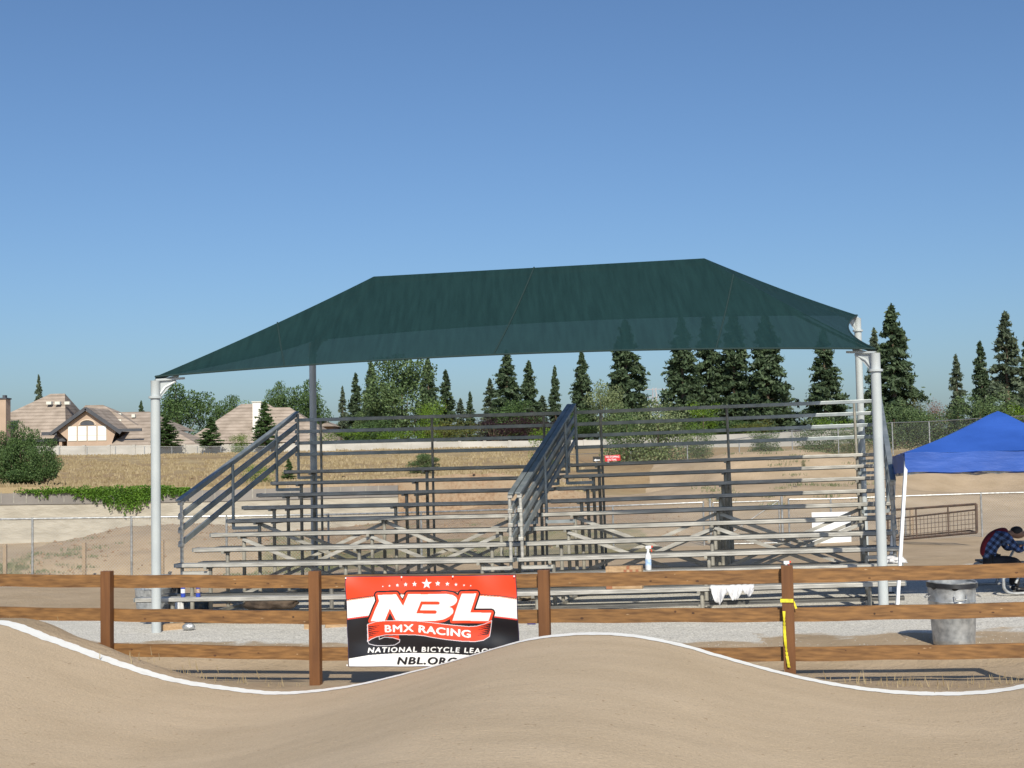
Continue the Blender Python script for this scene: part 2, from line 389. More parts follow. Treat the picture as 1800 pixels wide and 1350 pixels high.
def nz(scale, detail=5, stretch=None, rough=.5):
    t = n.new('ShaderNodeTexNoise'); t.inputs['Scale'].default_value = scale; t.inputs['Detail'].default_value = detail; t.inputs['Roughness'].default_value = rough
    if stretch:
        mp = n.new('ShaderNodeMapping'); mp.inputs['Scale'].default_value = stretch; l.new(tc.outputs['Object'], mp.inputs[0]); l.new(mp.outputs[0], t.inputs['Vector'])
    else: l.new(tc.outputs['Object'], t.inputs['Vector'])
    return t.outputs['Fac']
def ramp(fac, a, b, lo=.35, hi=.65):
    r = n.new('ShaderNodeValToRGB'); r.color_ramp.elements[0].position = lo; r.color_ramp.elements[1].position = hi
    r.color_ramp.elements[0].color = (*a, 1); r.color_ramp.elements[1].color = (*b, 1); l.new(fac, r.inputs[0]); return r.outputs[0]
def mixc(fac, a, b):
    m_ = n.new('ShaderNodeMix'); m_.data_type = 'RGBA'; l.new(fac, m_.inputs[0]); l.new(a, m_.inputs[6]); l.new(b, m_.inputs[7]); return m_.outputs[2]
def math2(op, a, b):
    m_ = n.new('ShaderNodeMath'); m_.operation = op
    for i, q in enumerate((a, b)):
        if isinstance(q, (int, float)): m_.inputs[i].default_value = q
        else: l.new(q, m_.inputs[i])
    return m_.outputs[0]
def attr(nm):
    a = n.new('ShaderNodeAttribute'); a.attribute_name = nm; return a.outputs['Fac']
dirt = ramp(nz(.9, 8), (.345, .262, .175), (.440, .340, .238), .3, .7)
speck = ramp(nz(7, 6, None, .7), (1, 1, 1), (.55, .5, .42), .60, .74)
mxd = n.new('ShaderNodeMix'); mxd.data_type = 'RGBA'; mxd.blend_type = 'MULTIPLY'; mxd.inputs[0].default_value = .7; l.new(dirt, mxd.inputs[6]); l.new(speck, mxd.inputs[7]); dirt = mxd.outputs[2]
grav = ramp(nz(38, 4, None, .8), (.34, .32, .285), (.74, .71, .655), .35, .6)
gf = math2('ADD', attr('gravel'), math2('MULTIPLY', math2('SUBTRACT', nz(1.6, 7), .5), 1.3))
gfac = ramp(gf, (0, 0, 0), (1, 1, 1), .45, .62)
c = mixc(gfac, dirt, grav)
gold = ramp(nz(.22, 8, (1, 2.2, 1), .65), (.235, .165, .09), (.40, .315, .185), .3, .68)
gold2 = mixc(ramp(nz(.05, 4, (1, 3, 1)), (0, 0, 0), (.6, .6, .6), .45, .65), gold, ramp(nz(3, 4), (.23, .15, .09), (.33, .22, .13)))
grf = ramp(math2('ADD', attr('grass'), math2('MULTIPLY', math2('SUBTRACT', nz(.8, 6), .5), .8)), (0, 0, 0), (1, 1, 1), .4, .6)
c = mixc(grf, c, gold2)
c = mixc(math2('MULTIPLY', attr('spoil'), .75), c, ramp(nz(1.7, 7), (.27, .195, .13), (.36, .27, .185), .3, .7))
spl = ramp(math2('ADD', math2('MULTIPLY', math2('SUBTRACT', attr('spoil'), 1.0), .5), math2('ADD', math2('MULTIPLY', nz(1.1, 8, None, .75), .6), math2('MULTIPLY', nz(5.5, 5, None, .8), .4))), (0, 0, 0), (.85, .85, .85), .47, .55)
c = mixc(spl, c, ramp(nz(9, 4), (.22, .135, .08), (.36, .25, .165)))
gnf = ramp(math2('MULTIPLY', attr('green'), math2('MULTIPLY', nz(1.5, 6), 2.0)), (0, 0, 0), (1, 1, 1), .15, .9)
c = mixc(gnf, c, ramp(nz(5, 5), (.09, .11, .045), (.20, .20, .09)))
l.new(c, pb.inputs['Base Color'])
bp = n.new('ShaderNodeBump'); bp.inputs['Strength'].default_value = 1; bp.inputs['Distance'].default_value = .03
l.new(math2('ADD', nz(14, 8, None, .7), math2('MULTIPLY', nz(2.2, 5), 1.5)), bp.inputs['Height']); l.new(bp.outputs[0], pb.inputs['Normal'])
me.materials.append(gmat)
go = bpy.data.objects.new('ground', me); col.objects.link(go); go['kind'] = 'structure'

# packed dirt track (foreground), 6 mm above the ground sheet, up to its painted line
tm = bpy.data.materials.new('packed_track_dirt'); tm.use_nodes = True; n = tm.node_tree.nodes; l = tm.node_tree.links; pb = n['Principled BSDF']
pb.inputs['Roughness'].default_value = .9; pb.inputs['Specular IOR Level'].default_value = .25
tc = n.new('ShaderNodeTexCoord')
a = ramp(nz(.55, 6, (1.0, 1.5, 1)), (.475, .372, .258), (.530, .420, .300), .3, .7)
b = ramp(nz(2.4, 7, (.5, 1.4, 1), .6), (.93, .925, .915), (1, 1, 1), .3, .6)
c2_ = ramp(nz(16, 3, None, .6), (1, 1, 1), (.58, .51, .43), .665, .75)
c3_ = ramp(nz(60, 3, None, .8), (.82, .82, .82), (1.1, 1.09, 1.07), .3, .7)
out = a
for q in (b, c2_, c3_):
    m_ = n.new('ShaderNodeMix'); m_.data_type = 'RGBA'; m_.blend_type = 'MULTIPLY'; m_.inputs[0].default_value = 1; l.new(out, m_.inputs[6]); l.new(q, m_.inputs[7]); out = m_.outputs[2]
l.new(out, pb.inputs['Base Color'])
bp = n.new('ShaderNodeBump'); bp.inputs['Strength'].default_value = 1; bp.inputs['Distance'].default_value = .012
l.new(math2('ADD', nz(30, 6, None, .7), math2('MULTIPLY', nz(2.2, 6, (.5, 1.5, 1)), 1.0)), bp.inputs['Height']); l.new(bp.outputs[0], pb.inputs['Normal'])
def sheet(name, s0, s1, ns, ts, lift, m):
    mb = MB()
    for i in range(ns+1):
        s = s0+(s1-s0)*i/ns
        for t in ts(s):
            p = FO+EX*s+EY*t; mb.v.append((p.x, p.y, groundz(p.x, p.y)+lift))
    k = len(ts(0))
    mb.f = [(i*k+j, (i+1)*k+j, (i+1)*k+j+1, i*k+j+1) for i in range(ns) for j in range(k-1)]; mb.mi = [0]*len(mb.f)
    return mb.build(name, m, smooth=True)
def wob(s): return -LINE_OFF+.012*math.sin(s*1.3)+.008*math.sin(s*4.1)
tr = sheet('track', -14, 12, 420, lambda s: [-9.5+(9.5+wob(s)-.05)*(k/70.0)**.8 for k in range(71)], .006, tm); tr['kind'] = 'structure'
lw = lambda s: .17+.09*smooth(-2.5, -5.5, s)
ln = sheet('track_edge_line', -14, 12, 900, lambda s: [wob(s)-lw(s)+.008*math.sin(s*23)+.006*math.sin(s*57), wob(s)-lw(s)*.6, wob(s)-lw(s)*.3, wob(s)+.008*math.sin(s*31+1)+.006*math.sin(s*71)], .011, M['white']); ln['kind'] = 'structure'

# ------------------------------------------------------------------ wooden fence
fence = thing('wooden_fence', tuple(at(757, 1190, 14)), 'long brown stained post and rail fence with three boards beside the dirt track', 'fence')
posts_px = [-210, 192, 556, 957, 1383, 1840]
toph = {-210: 1004, 192: 1003, 556: 1003, 957: 1001, 1383: 993, 1840: 983}
rails = {'t': ([-210, 192, 556, 957, 1383, 1840], [1008, 1011, 1011.5, 1008.5, 1000.5, 989.5]),
         'm': ([-210, 192, 556, 957, 1383, 1840], [1064, 1070, 1075, 1071.5, 1068.5, 1058.5]),
         'b': ([-210, 192, 556, 957, 1383, 1840], [1124, 1131, 1138, 1141, 1138, 1131])}
def fpt(px, py): return at(px, py, fxy(px))
rotF = Matrix.Rotation(-FA, 3, 'Z')
rnd = random.Random(4)
for px in posts_px:
    top = fpt(px, toph[px]); gz = groundz(top.x, top.y)-.25
    mb = MB(); c0 = Vector((top.x, top.y, 0))-EY*.048
    mb.box((c0.x, c0.y, (top.z+gz)/2), (.118, .09, top.z-gz), rotF)
    mb.build('post', M['woodp'], fence, bevel=.004)
for key, (xs_, ys_) in rails.items():
    for i in range(len(xs_)-1):
        a = fpt(xs_[i], ys_[i]); b = fpt(xs_[i+1], ys_[i+1])
        gap = .035 if i in (3,) else .012
        d = (b-a).normalized()
        a = a + d*(.008); b = b - d*gap
        for q in (a, b): q.z -= .07
        q0 = a+EY*.022; q1 = b+EY*.022
        mb = MB(); N = 10
        vs_ = []
        for j in range(N+1):
            p = q0.lerp(q1, j/N); wz = .004*math.sin(j*1.3+i*2+len(key)); 
            for yy in (-.019, .019):
                for zz in (-.07, .07): vs_.append(p+EY*yy+Vector((0, 0, zz+wz)))
        fs = []
        for j in range(N):
            o = j*4; fs += [(o, o+4, o+5, o+1), (o+2, o+3, o+7, o+6), (o+1, o+5, o+7, o+3), (o, o+2, o+6, o+4)]
        fs += [(0, 1, 3, 2), (N*4, N*4+2, N*4+3, N*4+1)]
        mb.add(vs_, fs)
        kn = mb
        for _ in range(rnd.randint(2, 4)):
            p = q0.lerp(q1, rnd.uniform(.08, .92))-EY*.0205+Vector((0, 0, rnd.uniform(-.04, .04)))
            ra, rb = rnd.uniform(.008, .02), rnd.uniform(.006, .012)
            kn.add([p+EX*math.cos(t)*ra+Vector((0, 0, math.sin(t)*rb)) for t in [2*math.pi*k/10 for k in range(10)]], [tuple(range(10))], 1)
        for _ in range(rnd.randint(1, 3)):
            p = q0.lerp(q1, rnd.uniform(.05, .95))-EY*.0208+Vector((0, 0, rnd.uniform(-.055, .05))); ra = rnd.uniform(.008, .022)
            mb.add([p-EX*ra, p-Vector((0, 0, .004)), p+EX*ra*1.3, p+Vector((0, 0, .005))], [(0, 1, 2, 3)], 2)
        mb.build('rail', [M['wood'], M['knot'], M['rawwood']], fence)

# ------------------------------------------------------------------ shade canopy
A1 = Vector((-5.15, 18.9, 0)); B1 = Vector((5.0, 17.6, 0)); A2 = Vector((-3.93, 25.6, 0)); B2 = Vector((6.42, 24.3, 0))
A1 = at(273, 662, 18.9); B1 = at(1538, 613, 18.05); A2 = at(549, 598, 25.8); B2 = at(1507, 554, 25.0)
RL = at(657, 486, 21.9); RR = at(1238, 454, 21.4)
shade = thing('shade_canopy', (0, 21, 0), 'large dark green mesh shade canopy on four white steel posts over the bleachers', 'shade canopy')
cen = (A1+B1+A2+B2)/4
def bpost(T, rad, off=.10):
    gz = groundz(T.x, T.y)-.05; zt_ = T.z-.06
    mb = MB(); mb.lathe((T.x, T.y, 0), [(rad, gz), (rad, zt_-.24)], 28)
    p = mb.build('post', M['post'], shade, smooth=True)
    mb = MB(); mb.lathe((T.x, T.y, 0), [(rad, zt_-.26), (rad*1.42, zt_-.255), (rad*1.42, zt_-.225), (rad, zt_-.22), (rad*.985, zt_-.21), (rad*.985, zt_-.01), (rad*1.05, zt_), (0, zt_)], 28)
    mb.build('cap', M['post'], p, smooth=True, off=tuple(shade.location))
    # bracket arm toward the canopy centre
    d = (cen-T); d.z = 0; d.normalize()
    mb = MB()
    for k, zz in ((.34, .02),):
        a = T+Vector((0, 0, -.09)); b = T+d*k+Vector((0, 0, zz-.02)); e = T+d*.05+Vector((0, 0, -.33))
        mb.add([a-d*.02, b, e, a-d*.02+Vector((0, 0, .03)), b+Vector((0, 0, .03)), e], [(0, 1, 2), (3, 4, 1, 0)])
    mb.bar(T+Vector((0, 0, -.05)), T+d*.42+Vector((0, 0, -.02)), .07, .03)
    mb.tube([T+d*.03+Vector((0, 0, -.30)), T+d*.14+Vector((0, 0, -.15)), T+d*.30+Vector((0, 0, -.06))], .018, 8)
    mb.build('bracket', M['post'], shade, smooth=True)
for T, rd in ((A1, .068), (B1, .068), (A2, .068), (B2, .068)): bpost(T, rd)
def edge(P, Q, t, inn, up):
    p = P.lerp(Q, t); k = 4*t*(1-t); d = (cen-(P+Q)/2); d.z = 0; d.normalize()
    return p+d*inn*k+Vector((0, 0, up*k))
def frontedge(t): return edge(A1, B1, t, .55, .17)
def rearedge(t): return edge(A2, B2, t, .5, .10)
def panel(top, bot, nu_, nv_, sag=.0):
    vs_ = []; fs = []
    for j in range(nv_+1):
        for i in range(nu_+1):
            u = i/nu_; v = j/nv_
            p = top(u).lerp(bot(u), v); k = math.sin(math.pi*v)*sag
            p = p-Vector((0, 0, k)); vs_.append(p)
    for j in range(nv_):
        for i in range(nu_):
            o = j*(nu_+1)+i; fs.append((o, o+nu_+1, o+nu_+2, o+1))
    return vs_, fs
# parameter: corners fall on the hip lines; the edge is split so that hip ends run to the posts
def ridge(u):
    t = max(0, min(1, (u-.0)/1.0)); return RL.lerp(RR, t)
def hipcurve(P, Q, t):      # slightly sagging hip line from ridge end to the post
    p = P.lerp(Q, t); return p-Vector((0, 0, .035*4*t*(1-t)))
mbF = MB()
def topline_front(u):
    a, b = .23, .77
    if u < a: return hipcurve(RL, A1, 1-u/a)
    if u > b: return hipcurve(RR, B1, (u-b)/(1-b))
    return RL.lerp(RR, (u-a)/(b-a))
def topline_rear(u):
    a, b = .23, .77
    if u < a: return hipcurve(RL, A2, 1-u/a)
    if u > b: return hipcurve(RR, B2, (u-b)/(1-b))
    return RL.lerp(RR, (u-a)/(b-a))
v_, f_ = panel(topline_front, frontedge, 100, 16, .05)
fp = MB().add(v_, f_).build('front_panel', M['fabric'], shade, smooth=True)
v_, f_ = panel(topline_rear, rearedge, 100, 16, .05)
MB().add(v_, f_).build('rear_panel', M['fabric'], shade, smooth=True)
def side(P1, P2, RP):
    def top(u):
        return hipcurve(RP, P1, 1-2*u) if u < .5 else hipcurve(RP, P2, 2*u-1)
    def bot(u): return edge(P1, P2, u, .26, .0)
    v_, f_ = panel(top, bot, 48, 14, .03)
    MB().add(v_, f_).build('side_panel', M['fabric'], shade, smooth=True)
side(A1, A2, RL); side(B1, B2, RR)
M['seam'] = mat('canopy_seam', (.008, .03, .03), None, 1, .8)
def seamstrip(P, Q, parent, w_=.025, lift=.008, n_=16):
    pass
sm = MB()
for uu, ub in ((.12, .175), (.495, .47), (.815, .785)):
    pts = [topline_front(uu).lerp(frontedge(ub), k/16)-Vector((0, 0, .05*math.sin(math.pi*k/16)))+Vector((0, -.010, .005)) for k in range(17)]
    sm.tube(pts, .012, 6)
hem = [frontedge(k/60)+Vector((0, -.01, 0)) for k in range(61)]
sm.tube(hem, .014, 6)
for P1, P2 in ((A1, A2), (B1, B2)):
    sm.tube([edge(P1, P2, k/30, .26, .0) for k in range(31)], .014, 6)
sm.tube([rearedge(k/60) for k in range(61)], .014, 6)
sm.build('hem_and_seam', M['seam'], shade, smooth=True)
fr = MB()
fr.tube([RL-Vector((0, 0, .09)), RR-Vector((0, 0, .09))], .03, 8)
for P, Q in ((RL, A1), (RL, A2), (RR, B1), (RR, B2)):
    fr.tube([hipcurve(P, Q, k/12)-Vector((0, 0, .12-.06*k/12)) for k in range(13)], .02, 8)
fr.build('roof_frame', M['frame'], shade, smooth=True)

# ------------------------------------------------------------------ bleachers
TREAD = .61
SKC, SKS = math.cos(.154), math.sin(.154)
RISE = .2004
def bleacher(o, yaw, tilt, L, rise, label, outer):
    root = thing('bleacher', tuple(o-Vector((0, 0, .435))), label, 'bleacher', None, local=True)
    ex = Vector((math.cos(yaw)*math.cos(tilt), -math.sin(yaw)*math.cos(tilt), math.sin(tilt))); ey = Vector((math.sin(yaw), math.cos(yaw), 0))
    ez = ex.cross(ey); root.matrix_world = Matrix(((ex.x, ey.x, ez.x, root.location.x), (ex.y, ey.y, ez.y, root.location.y), (ex.z, ey.z, ez.z, root.location.z), (0, 0, 0, 1)))
    def B(mb, nm, m, par=root, **k):
        mb.v = [(x*SKC, y_+x*SKS, z) for x, y_, z in mb.v]      # the rows run a little askew to the seat ends
        return mb.build(nm, m, par, off=None, **k)
    h = lambda r_: .435+(r_-1)*rise
    Y = lambda r_: (r_-1)*TREAD
    fr_u = (.52, L/2+.02, L-.50)
    for r_ in range(1, 11):
        mb = MB(); z = h(r_)
        mb.box((L/2, Y(r_)+.12, z-.012), (L, .236, .024))
        mb.box((L/2, Y(r_)+.008, z-.034), (L-.004, .012, .042)); mb.box((L/2, Y(r_)+.230, z-.034), (L-.004, .010, .042))
        mb.box((L/2, Y(r_)+.12, z-.0505), (L-.02, .19, .033), mi=1)  # dark recessed strip, painted shade below the seat lip
        s_ = B(mb, 'seat_plank', [M['alu'], M['footplank_seat_shade']], bevel=.004)
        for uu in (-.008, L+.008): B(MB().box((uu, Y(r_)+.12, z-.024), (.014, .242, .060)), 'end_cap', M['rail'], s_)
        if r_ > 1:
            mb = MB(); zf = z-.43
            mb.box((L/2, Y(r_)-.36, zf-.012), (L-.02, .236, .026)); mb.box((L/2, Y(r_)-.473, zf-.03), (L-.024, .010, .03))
            B(mb, 'foot_plank', M['footplank_seat_shade'])
    for u in fr_u:
        mb = MB()
        for r_ in range(1, 11):
            z = h(r_); rad = .030
            mb.tube([(u, Y(r_)+.12, .09), (u, Y(r_)+.12, z-.05)], rad, 10)
            mb.bar((u-.035, Y(r_)+.0, z-.072), (u-.035, Y(r_)+.25, z-.072), .045, .04)
            if r_ > 1:
                mb.bar((u-.035, Y(r_)-.50, z-.43-.06), (u-.035, Y(r_)+.14, z-.43-.06), .045, .065)
        mb.bar((u+.04, .0, .065), (u+.04, Y(10)+.6, .065), .05, .05)
        mb.tube([(u, Y(10)+.50, .09), (u, Y(10)+.50, h(10)+.93)], .024, 10)
        B(mb, 'frame', M['frame'], smooth=True)
    for yb, r_top in ((Y(5)+.06, 5), (Y(6)+.18, 6), (Y(9)+.18, 9)):
        zt_ = h(r_top)-.10; zb = max(.22, zt_-.95)
        if r_top == 9: zt_ = 1.05; zb = .15
        for a, b in ((fr_u[0], fr_u[1]), (fr_u[1], fr_u[2])):
            for yo, z0, z1 in ((0, zt_, zb), (.034, zb, zt_)):
                # L-section: the web butts under the flange
                mb = MB(); mb.bar((a, yb+yo, z0), (b, yb+yo, z1), .006, .052); mb.bar((a, yb+yo+.018, z0+.029), (b, yb+yo+.018, z1+.029), .030, .006)
                B(mb, 'cross_brace', M['alu'])
    # guard rails
    zo = (.30, .52, .74, .965); yend = Y(10)+.50
    for k, zz in enumerate(zo):
        mb = MB(); mb.bar((-.0, yend+.03, h(10)+zz), (L, yend+.03, h(10)+zz), .04, .066)
        B(mb, 'back_rail', M['rail'], bevel=.006)
    for sgn, u in ((-1, .015), (1, L-.015)):
        uo = u-sgn*(.055 if sgn == outer else .030)
        y0 = Y(3)+.10; slope = rise/TREAD
        for k, zz in enumerate(zo):
            mb = MB(); hh = .095
            uu = uo+sgn*.028
            mb.bar((uu, y0-.02, h(3)+zz), (uu, yend+.04, h(3)+zz+(yend-y0)*slope), .035, hh)
            if k == 3: mb.bar((uu, y0-.06, h(3)+zz+.03), (uu, yend+.04, h(3)+zz+.03+(yend-y0)*slope), .085, .03)
            B(mb, 'side_rail', M['rail'], bevel=.006)
            cl = MB(); cl.box((uo+sgn*.01, y0-.0, h(3)+zz-.01), (.075, .075, .06)); B(cl, 'clamp', M['alu'], bevel=.008)
        for r_, yy in ((3, y0), (6, Y(6)+.10), (9, Y(9)+.10), (10, yend)):
            zt_ = h(3)+zo[3]+(yy-y0)*slope; zb = h(r_)-.17
            mb = MB(); mb.tube([(uo, yy, zb), (uo, yy, zt_-.01)], .026, 10)
            mb.bar((uo, yy, zb+.02), (fr_u[0] if sgn < 0 else fr_u[2], yy, zb+.02), .05, .055)
            B(mb, 'rail_post', M['alu'] if r_ == 3 else M['rail'], smooth=True)
    return root, fr_u
LB = Vector((-5.664, 19.572, .414)); RB = Vector((-.236, 19.091, .446))
bl, fu = bleacher(LB, .243, .0048, 5.35, RISE, 'ten row metal bleacher with guard rails, behind the race banner', -1)
br, _ = bleacher(RB, .243, .0176, 5.757, RISE, 'ten row metal bleacher with guard rails, beside the blue tent', 1)
bpy.context.view_layer.update()
def onb(root, u, v, z): return root.matrix_world @ Vector((u*SKC, v+u*SKS, z))

# ------------------------------------------------------------------ banner
BW, BH = 302.0, 155.5
U0, V0 = 608.0, 1013.0
def px2uv(x, y_):
    u = (x-(608+.033*(y_-1013)))/BW; v = 1-(y_-1013+(x-608)*.0066)/BH; return u, v
NXB, NYB = 620, 320
gx, gy = np.meshgrid(np.linspace(0, 1, NXB), np.linspace(0, 1, NYB))
img = np.zeros((NYB, NXB, 3))
# work in photo pixel units inside the banner plane
X = 608+gx*BW; Yp = 1013+(1-gy)*BH
RED = np.array((.80, .060, .020)); WH = np.array((.80, .80, .80)); BK = np.array((.010, .009, .012)); DK = np.array((.10, .01, .01)); PINK = np.array((.72, .05, .04))
def pp(x, y_):
    u, v = px2uv(x, y_); return 608+u*BW, 1013+(1-v)*BH
def inpoly(P):
    P = [pp(*p) for p in P]; ins = np.zeros(X.shape, bool); n_ = len(P)
    for i in range(n_):
        x1, y1 = P[i]; x2, y2 = P[(i+1) % n_]
        if y1 == y2: continue
        c_ = ((y1 > Yp) != (y2 > Yp)) & (X < (x2-x1)*(Yp-y1)/(y2-y1)+x1); ins ^= c_
    return ins
def dist(P, closed=True):
    P = [pp(*p) for p in P]; D = np.full(X.shape, 1e9); n_ = len(P)
    for i in range(n_ if closed else n_-1):
        x1, y1 = P[i]; x2, y2 = P[(i+1) % n_]; dx, dy = x2-x1, y2-y1; L2 = dx*dx+dy*dy+1e-9
        t = np.clip(((X-x1)*dx+(Yp-y1)*dy)/L2, 0, 1); D = np.minimum(D, np.hypot(X-x1-t*dx, Yp-y1-t*dy))
    return D
def paint(mask, c_): img[mask] = c_
ca = lambda pts: [(600+x/11.25, 1005+y_/11.25) for x, y_ in pts]
cb = lambda pts: [(750+x/10.59, 1005+y_/10.59) for x, y_ in pts]
paint(np.ones(X.shape, bool), BK)
topL = ca([(100, 540), (400, 500), (700, 462), (1200, 425)]); topR = cb([(400, 350), (1030, 415), (1400, 445), (1700, 490)])
paint(inpoly([(600, 1005)]+topL+topR+[(925, 1005)]), RED)
botL = ca([(100, 905), (330, 875), (580, 845), (1200, 790)]); botR = cb([(900, 760), (1290, 800), (1500, 825), (1710, 850)])
band = topL+topR+botR[::-1]+botL[::-1]
paint(inpoly(band), WH)
paint(dist(topL+topR, False) < .75, DK)
paint((dist([(x, y_+1.6) for x, y_ in topL+topR], False) < .7), np.array((.75, .22, .10)))
paint(dist([(x, y_+1.2) for x, y_ in botL+botR], False) < 1.1, PINK)
c8 = lambda pts: [(560+x/4.5, 980+y_/4.5) for x, y_ in pts]
paint(inpoly(c8([(230, 786), (400, 757), (600, 742), (750, 737), (950, 737), (1100, 742), (1300, 757), (1600, 786), (1600, 870), (230, 870)])), WH)
NB = ca([(750, 450), (1120, 438), (1250, 665), (1355, 438)])+cb([(60, 410), (400, 405), (520, 425), (585, 465), (605, 510), (590, 560), (540, 605), (455, 640), (510, 660), (532, 705), (520, 755), (450, 815), (350, 865), (200, 890), (0, 892)])+ca([(1500, 950), (1115, 930), (990, 708), (885, 955), (598, 955), (690, 750), (778, 565)])
Lp = cb([(690, 405), (965, 398), (845, 740), (1235, 738), (1180, 890), (505, 890)])
for P, w_, c_ in ((NB, 7.0, BK), (Lp, 7.0, BK), (NB, 4.2, RED), (Lp, 4.2, RED)):
    paint((dist(P) < w_) | inpoly(P), c_)
paint(dist(ca([(960, 930), (995, 800), (1050, 930)])) < .3, BK); paint(inpoly(ca([(935, 935), (995, 790), (1075, 935)])), BK)
paint(inpoly(ca([(1200, 448), (1280, 448), (1240, 520)])), WH)
paint(inpoly(NB), WH); paint(inpoly(Lp), WH)
cnt = ca([(1610, 575)])+cb([(250, 540), (283, 552), (283, 585), (262, 596)])+ca([(1640, 635), (1590, 745)])+cb([(200, 702), (224, 716), (220, 748), (190, 765)])+ca([(1508, 807)])
paint(inpoly(cnt), RED)
# ribbon
rt = ca([(530, 1020), (700, 965), (900, 945), (1200, 942), (1500, 950)])+cb([(40, 915), (300, 945), (550, 975), (800, 995), (950, 985), (1100, 945), (1240, 880)])
rb_ = cb([(1190, 1170), (1080, 1235), (930, 1258), (700, 1255), (400, 1225), (100, 1180), (0, 1160)])+ca([(1500, 1215), (1200, 1208), (900, 1218), (700, 1265), (600, 1305), (530, 1350)])
rib = rt+rb_
paint(inpoly(rib), RED)
for k in range(6):
    yy = 1060+k*36
    paint(inpoly(ca([(545, yy-12+10), (800-(k % 3)*45, yy-26), (760-(k % 3)*40, yy-14), (545, yy+24)])), BK)
    yb = 960+k*34
    paint(inpoly(cb([(1225-k*10, yb-30), (1000-(k % 3)*30, yb+28), (1225-k*10, yb+2)])), BK)
paint(dist(rib) < .5, np.array((.65, .63, .68)))
curl = [(646.5, 1125)]+[(676+30*math.cos(t), 1125.5+7.5*math.sin(t)) for t in [math.pi+.1-k*.33 for k in range(18)]]
paint(inpoly(c8([(650, 600), (650, 640), (560, 612), (500, 612)])), RED*.8)
el = [(560+x/4.5, 980+y_/4.5) for x, y_ in [(390, 650), (400, 672), (450, 684), (530, 686), (610, 678), (650, 655), (655, 635), (600, 622), (530, 618), (484, 636), (484, 618)]]
paint(dist(el, False) < .5, np.array((.62, .60, .66))); paint(dist(c8([(390, 525), (388, 655)]), False) < .5, np.array((.62, .60, .66)))
def star(cx, cy, r_):
    P = [(cx+(r_ if k % 2 == 0 else r_*.42)*math.sin(k*math.pi/5), cy-(r_ if k % 2 == 0 else r_*.42)*math.cos(k*math.pi/5)) for k in range(10)]
    paint(inpoly([(x-.5, y_+.9) for x, y_ in P]), np.array((.25, .02, .05))); paint(inpoly(P), WH)
for cx, cy, r_ in ((675.5, 1030.5, 1.7), (687.5, 1029.5, 2.1), (701.5, 1028.5, 3.1), (716, 1027.3, 3.9), (732, 1026.5, 4.8), (754, 1026, 9.4), (773.5, 1025.6, 4.8), (790, 1026.5, 3.9), (805, 1027.7, 3.1), (819.5, 1028.7, 2.1), (831.5, 1029.4, 1.7)): star(cx, cy, r_)
def text_tris(s, ofs=.02, space=1.0):
    c_ = bpy.data.curves.new('t', 'FONT'); c_.body = s; c_.offset = ofs; c_.space_character = space; c_.resolution_u = 4
    o = bpy.data.objects.new('t', c_); col.objects.link(o); bpy.context.view_layer.update()
    dg = bpy.context.evaluated_depsgraph_get(); me_ = bpy.data.meshes.new_from_object(o.evaluated_get(dg))
    me_.calc_loop_triangles(); v = [tuple(p.co[:2]) for p in me_.vertices]; t = [tuple(q.vertices) for q in me_.loop_triangles]
    bpy.data.objects.remove(o); bpy.data.curves.remove(c_); bpy.data.meshes.remove(me_)
    return np.array(v), t
def rastext(s, x0, x1, ybase, cap, c_, ofs, space, ycurve, slant=0):
    for dx, dy in ((0, 0), (-ofs, 0), (ofs, 0), (0, ofs*.6), (0, -ofs*.6), (ofs*.7, ofs*.5), (-ofs*.7, -ofs*.5)): rastext1(s, x0+dx, x1+dx, ybase+dy, cap, c_, space, ycurve, slant)
def rastext1(s, x0, x1, ybase, cap, c_, space, ycurve, slant):
    v, t = text_tris(s, 0, space); mn, mx = v[:, 0].min(), v[:, 0].max()
    x = x0+(v[:, 0]-mn)/(mx-mn)*(x1-x0); k = cap/.70
    hh = v[:, 1]*k; yy = np.array([ycurve((a-x0)/(x1-x0)) for a in x])+ybase-hh; x = x+slant*hh
    P = np.array([pp(a, b) for a, b in zip(x, yy)])
    for tri in t:
        q = P[list(tri)]; x_lo, x_hi = q[:, 0].min(), q[:, 0].max(); y_lo, y_hi = q[:, 1].min(), q[:, 1].max()
        i0 = max(0, int((x_lo-608)/BW*(NXB-1))-1); i1 = min(NXB, int((x_hi-608)/BW*(NXB-1))+3)
        j0 = max(0, int((1-(y_hi-1013)/BH)*(NYB-1))-1); j1 = min(NYB, int((1-(y_lo-1013)/BH)*(NYB-1))+3)
        if i1 <= i0 or j1 <= j0: continue
        xs_ = X[j0:j1, i0:i1]; ys2 = Yp[j0:j1, i0:i1]; e = []
        for a, b in ((0, 1), (1, 2), (2, 0)): e.append((q[b, 0]-q[a, 0])*(ys2-q[a, 1])-(q[b, 1]-q[a, 1])*(xs_-q[a, 0]))
        m_ = ((e[0] >= 0) & (e[1] >= 0) & (e[2] >= 0)) | ((e[0] <= 0) & (e[1] <= 0) & (e[2] <= 0))
        sub = img[j0:j1, i0:i1]; sub[m_] = c_
rastext('BMX', 679.5, 729.5, 1108.3, 12.0, WH, .75, 1.12, lambda t: -1.2*t)
rastext('RACING', 739.5, 829, 1108.3, 11.6, WH, .75, 1.05, lambda t: 9.0*t)
rastext('NATIONAL BICYCLE LEAGUE', 648, 880, 1144, 8.2, WH, .5, 1.25, lambda t: -2.6*math.sin(math.pi*t)+.3*t, .15)
rastext('NBL.ORG', 701, 803, 1163, 12.0, BK, 1.1, 1.12, lambda t: 0, .25)
edge_m = (X < 609.4) | (X > 908.8) | (Yp < 1014.2) | (Yp > 1167.4); paint(edge_m, np.array((.03, .02, .06)))
pTL = at(608, 1013, fxy(608)-.115); wB = 1.86; hB = .953
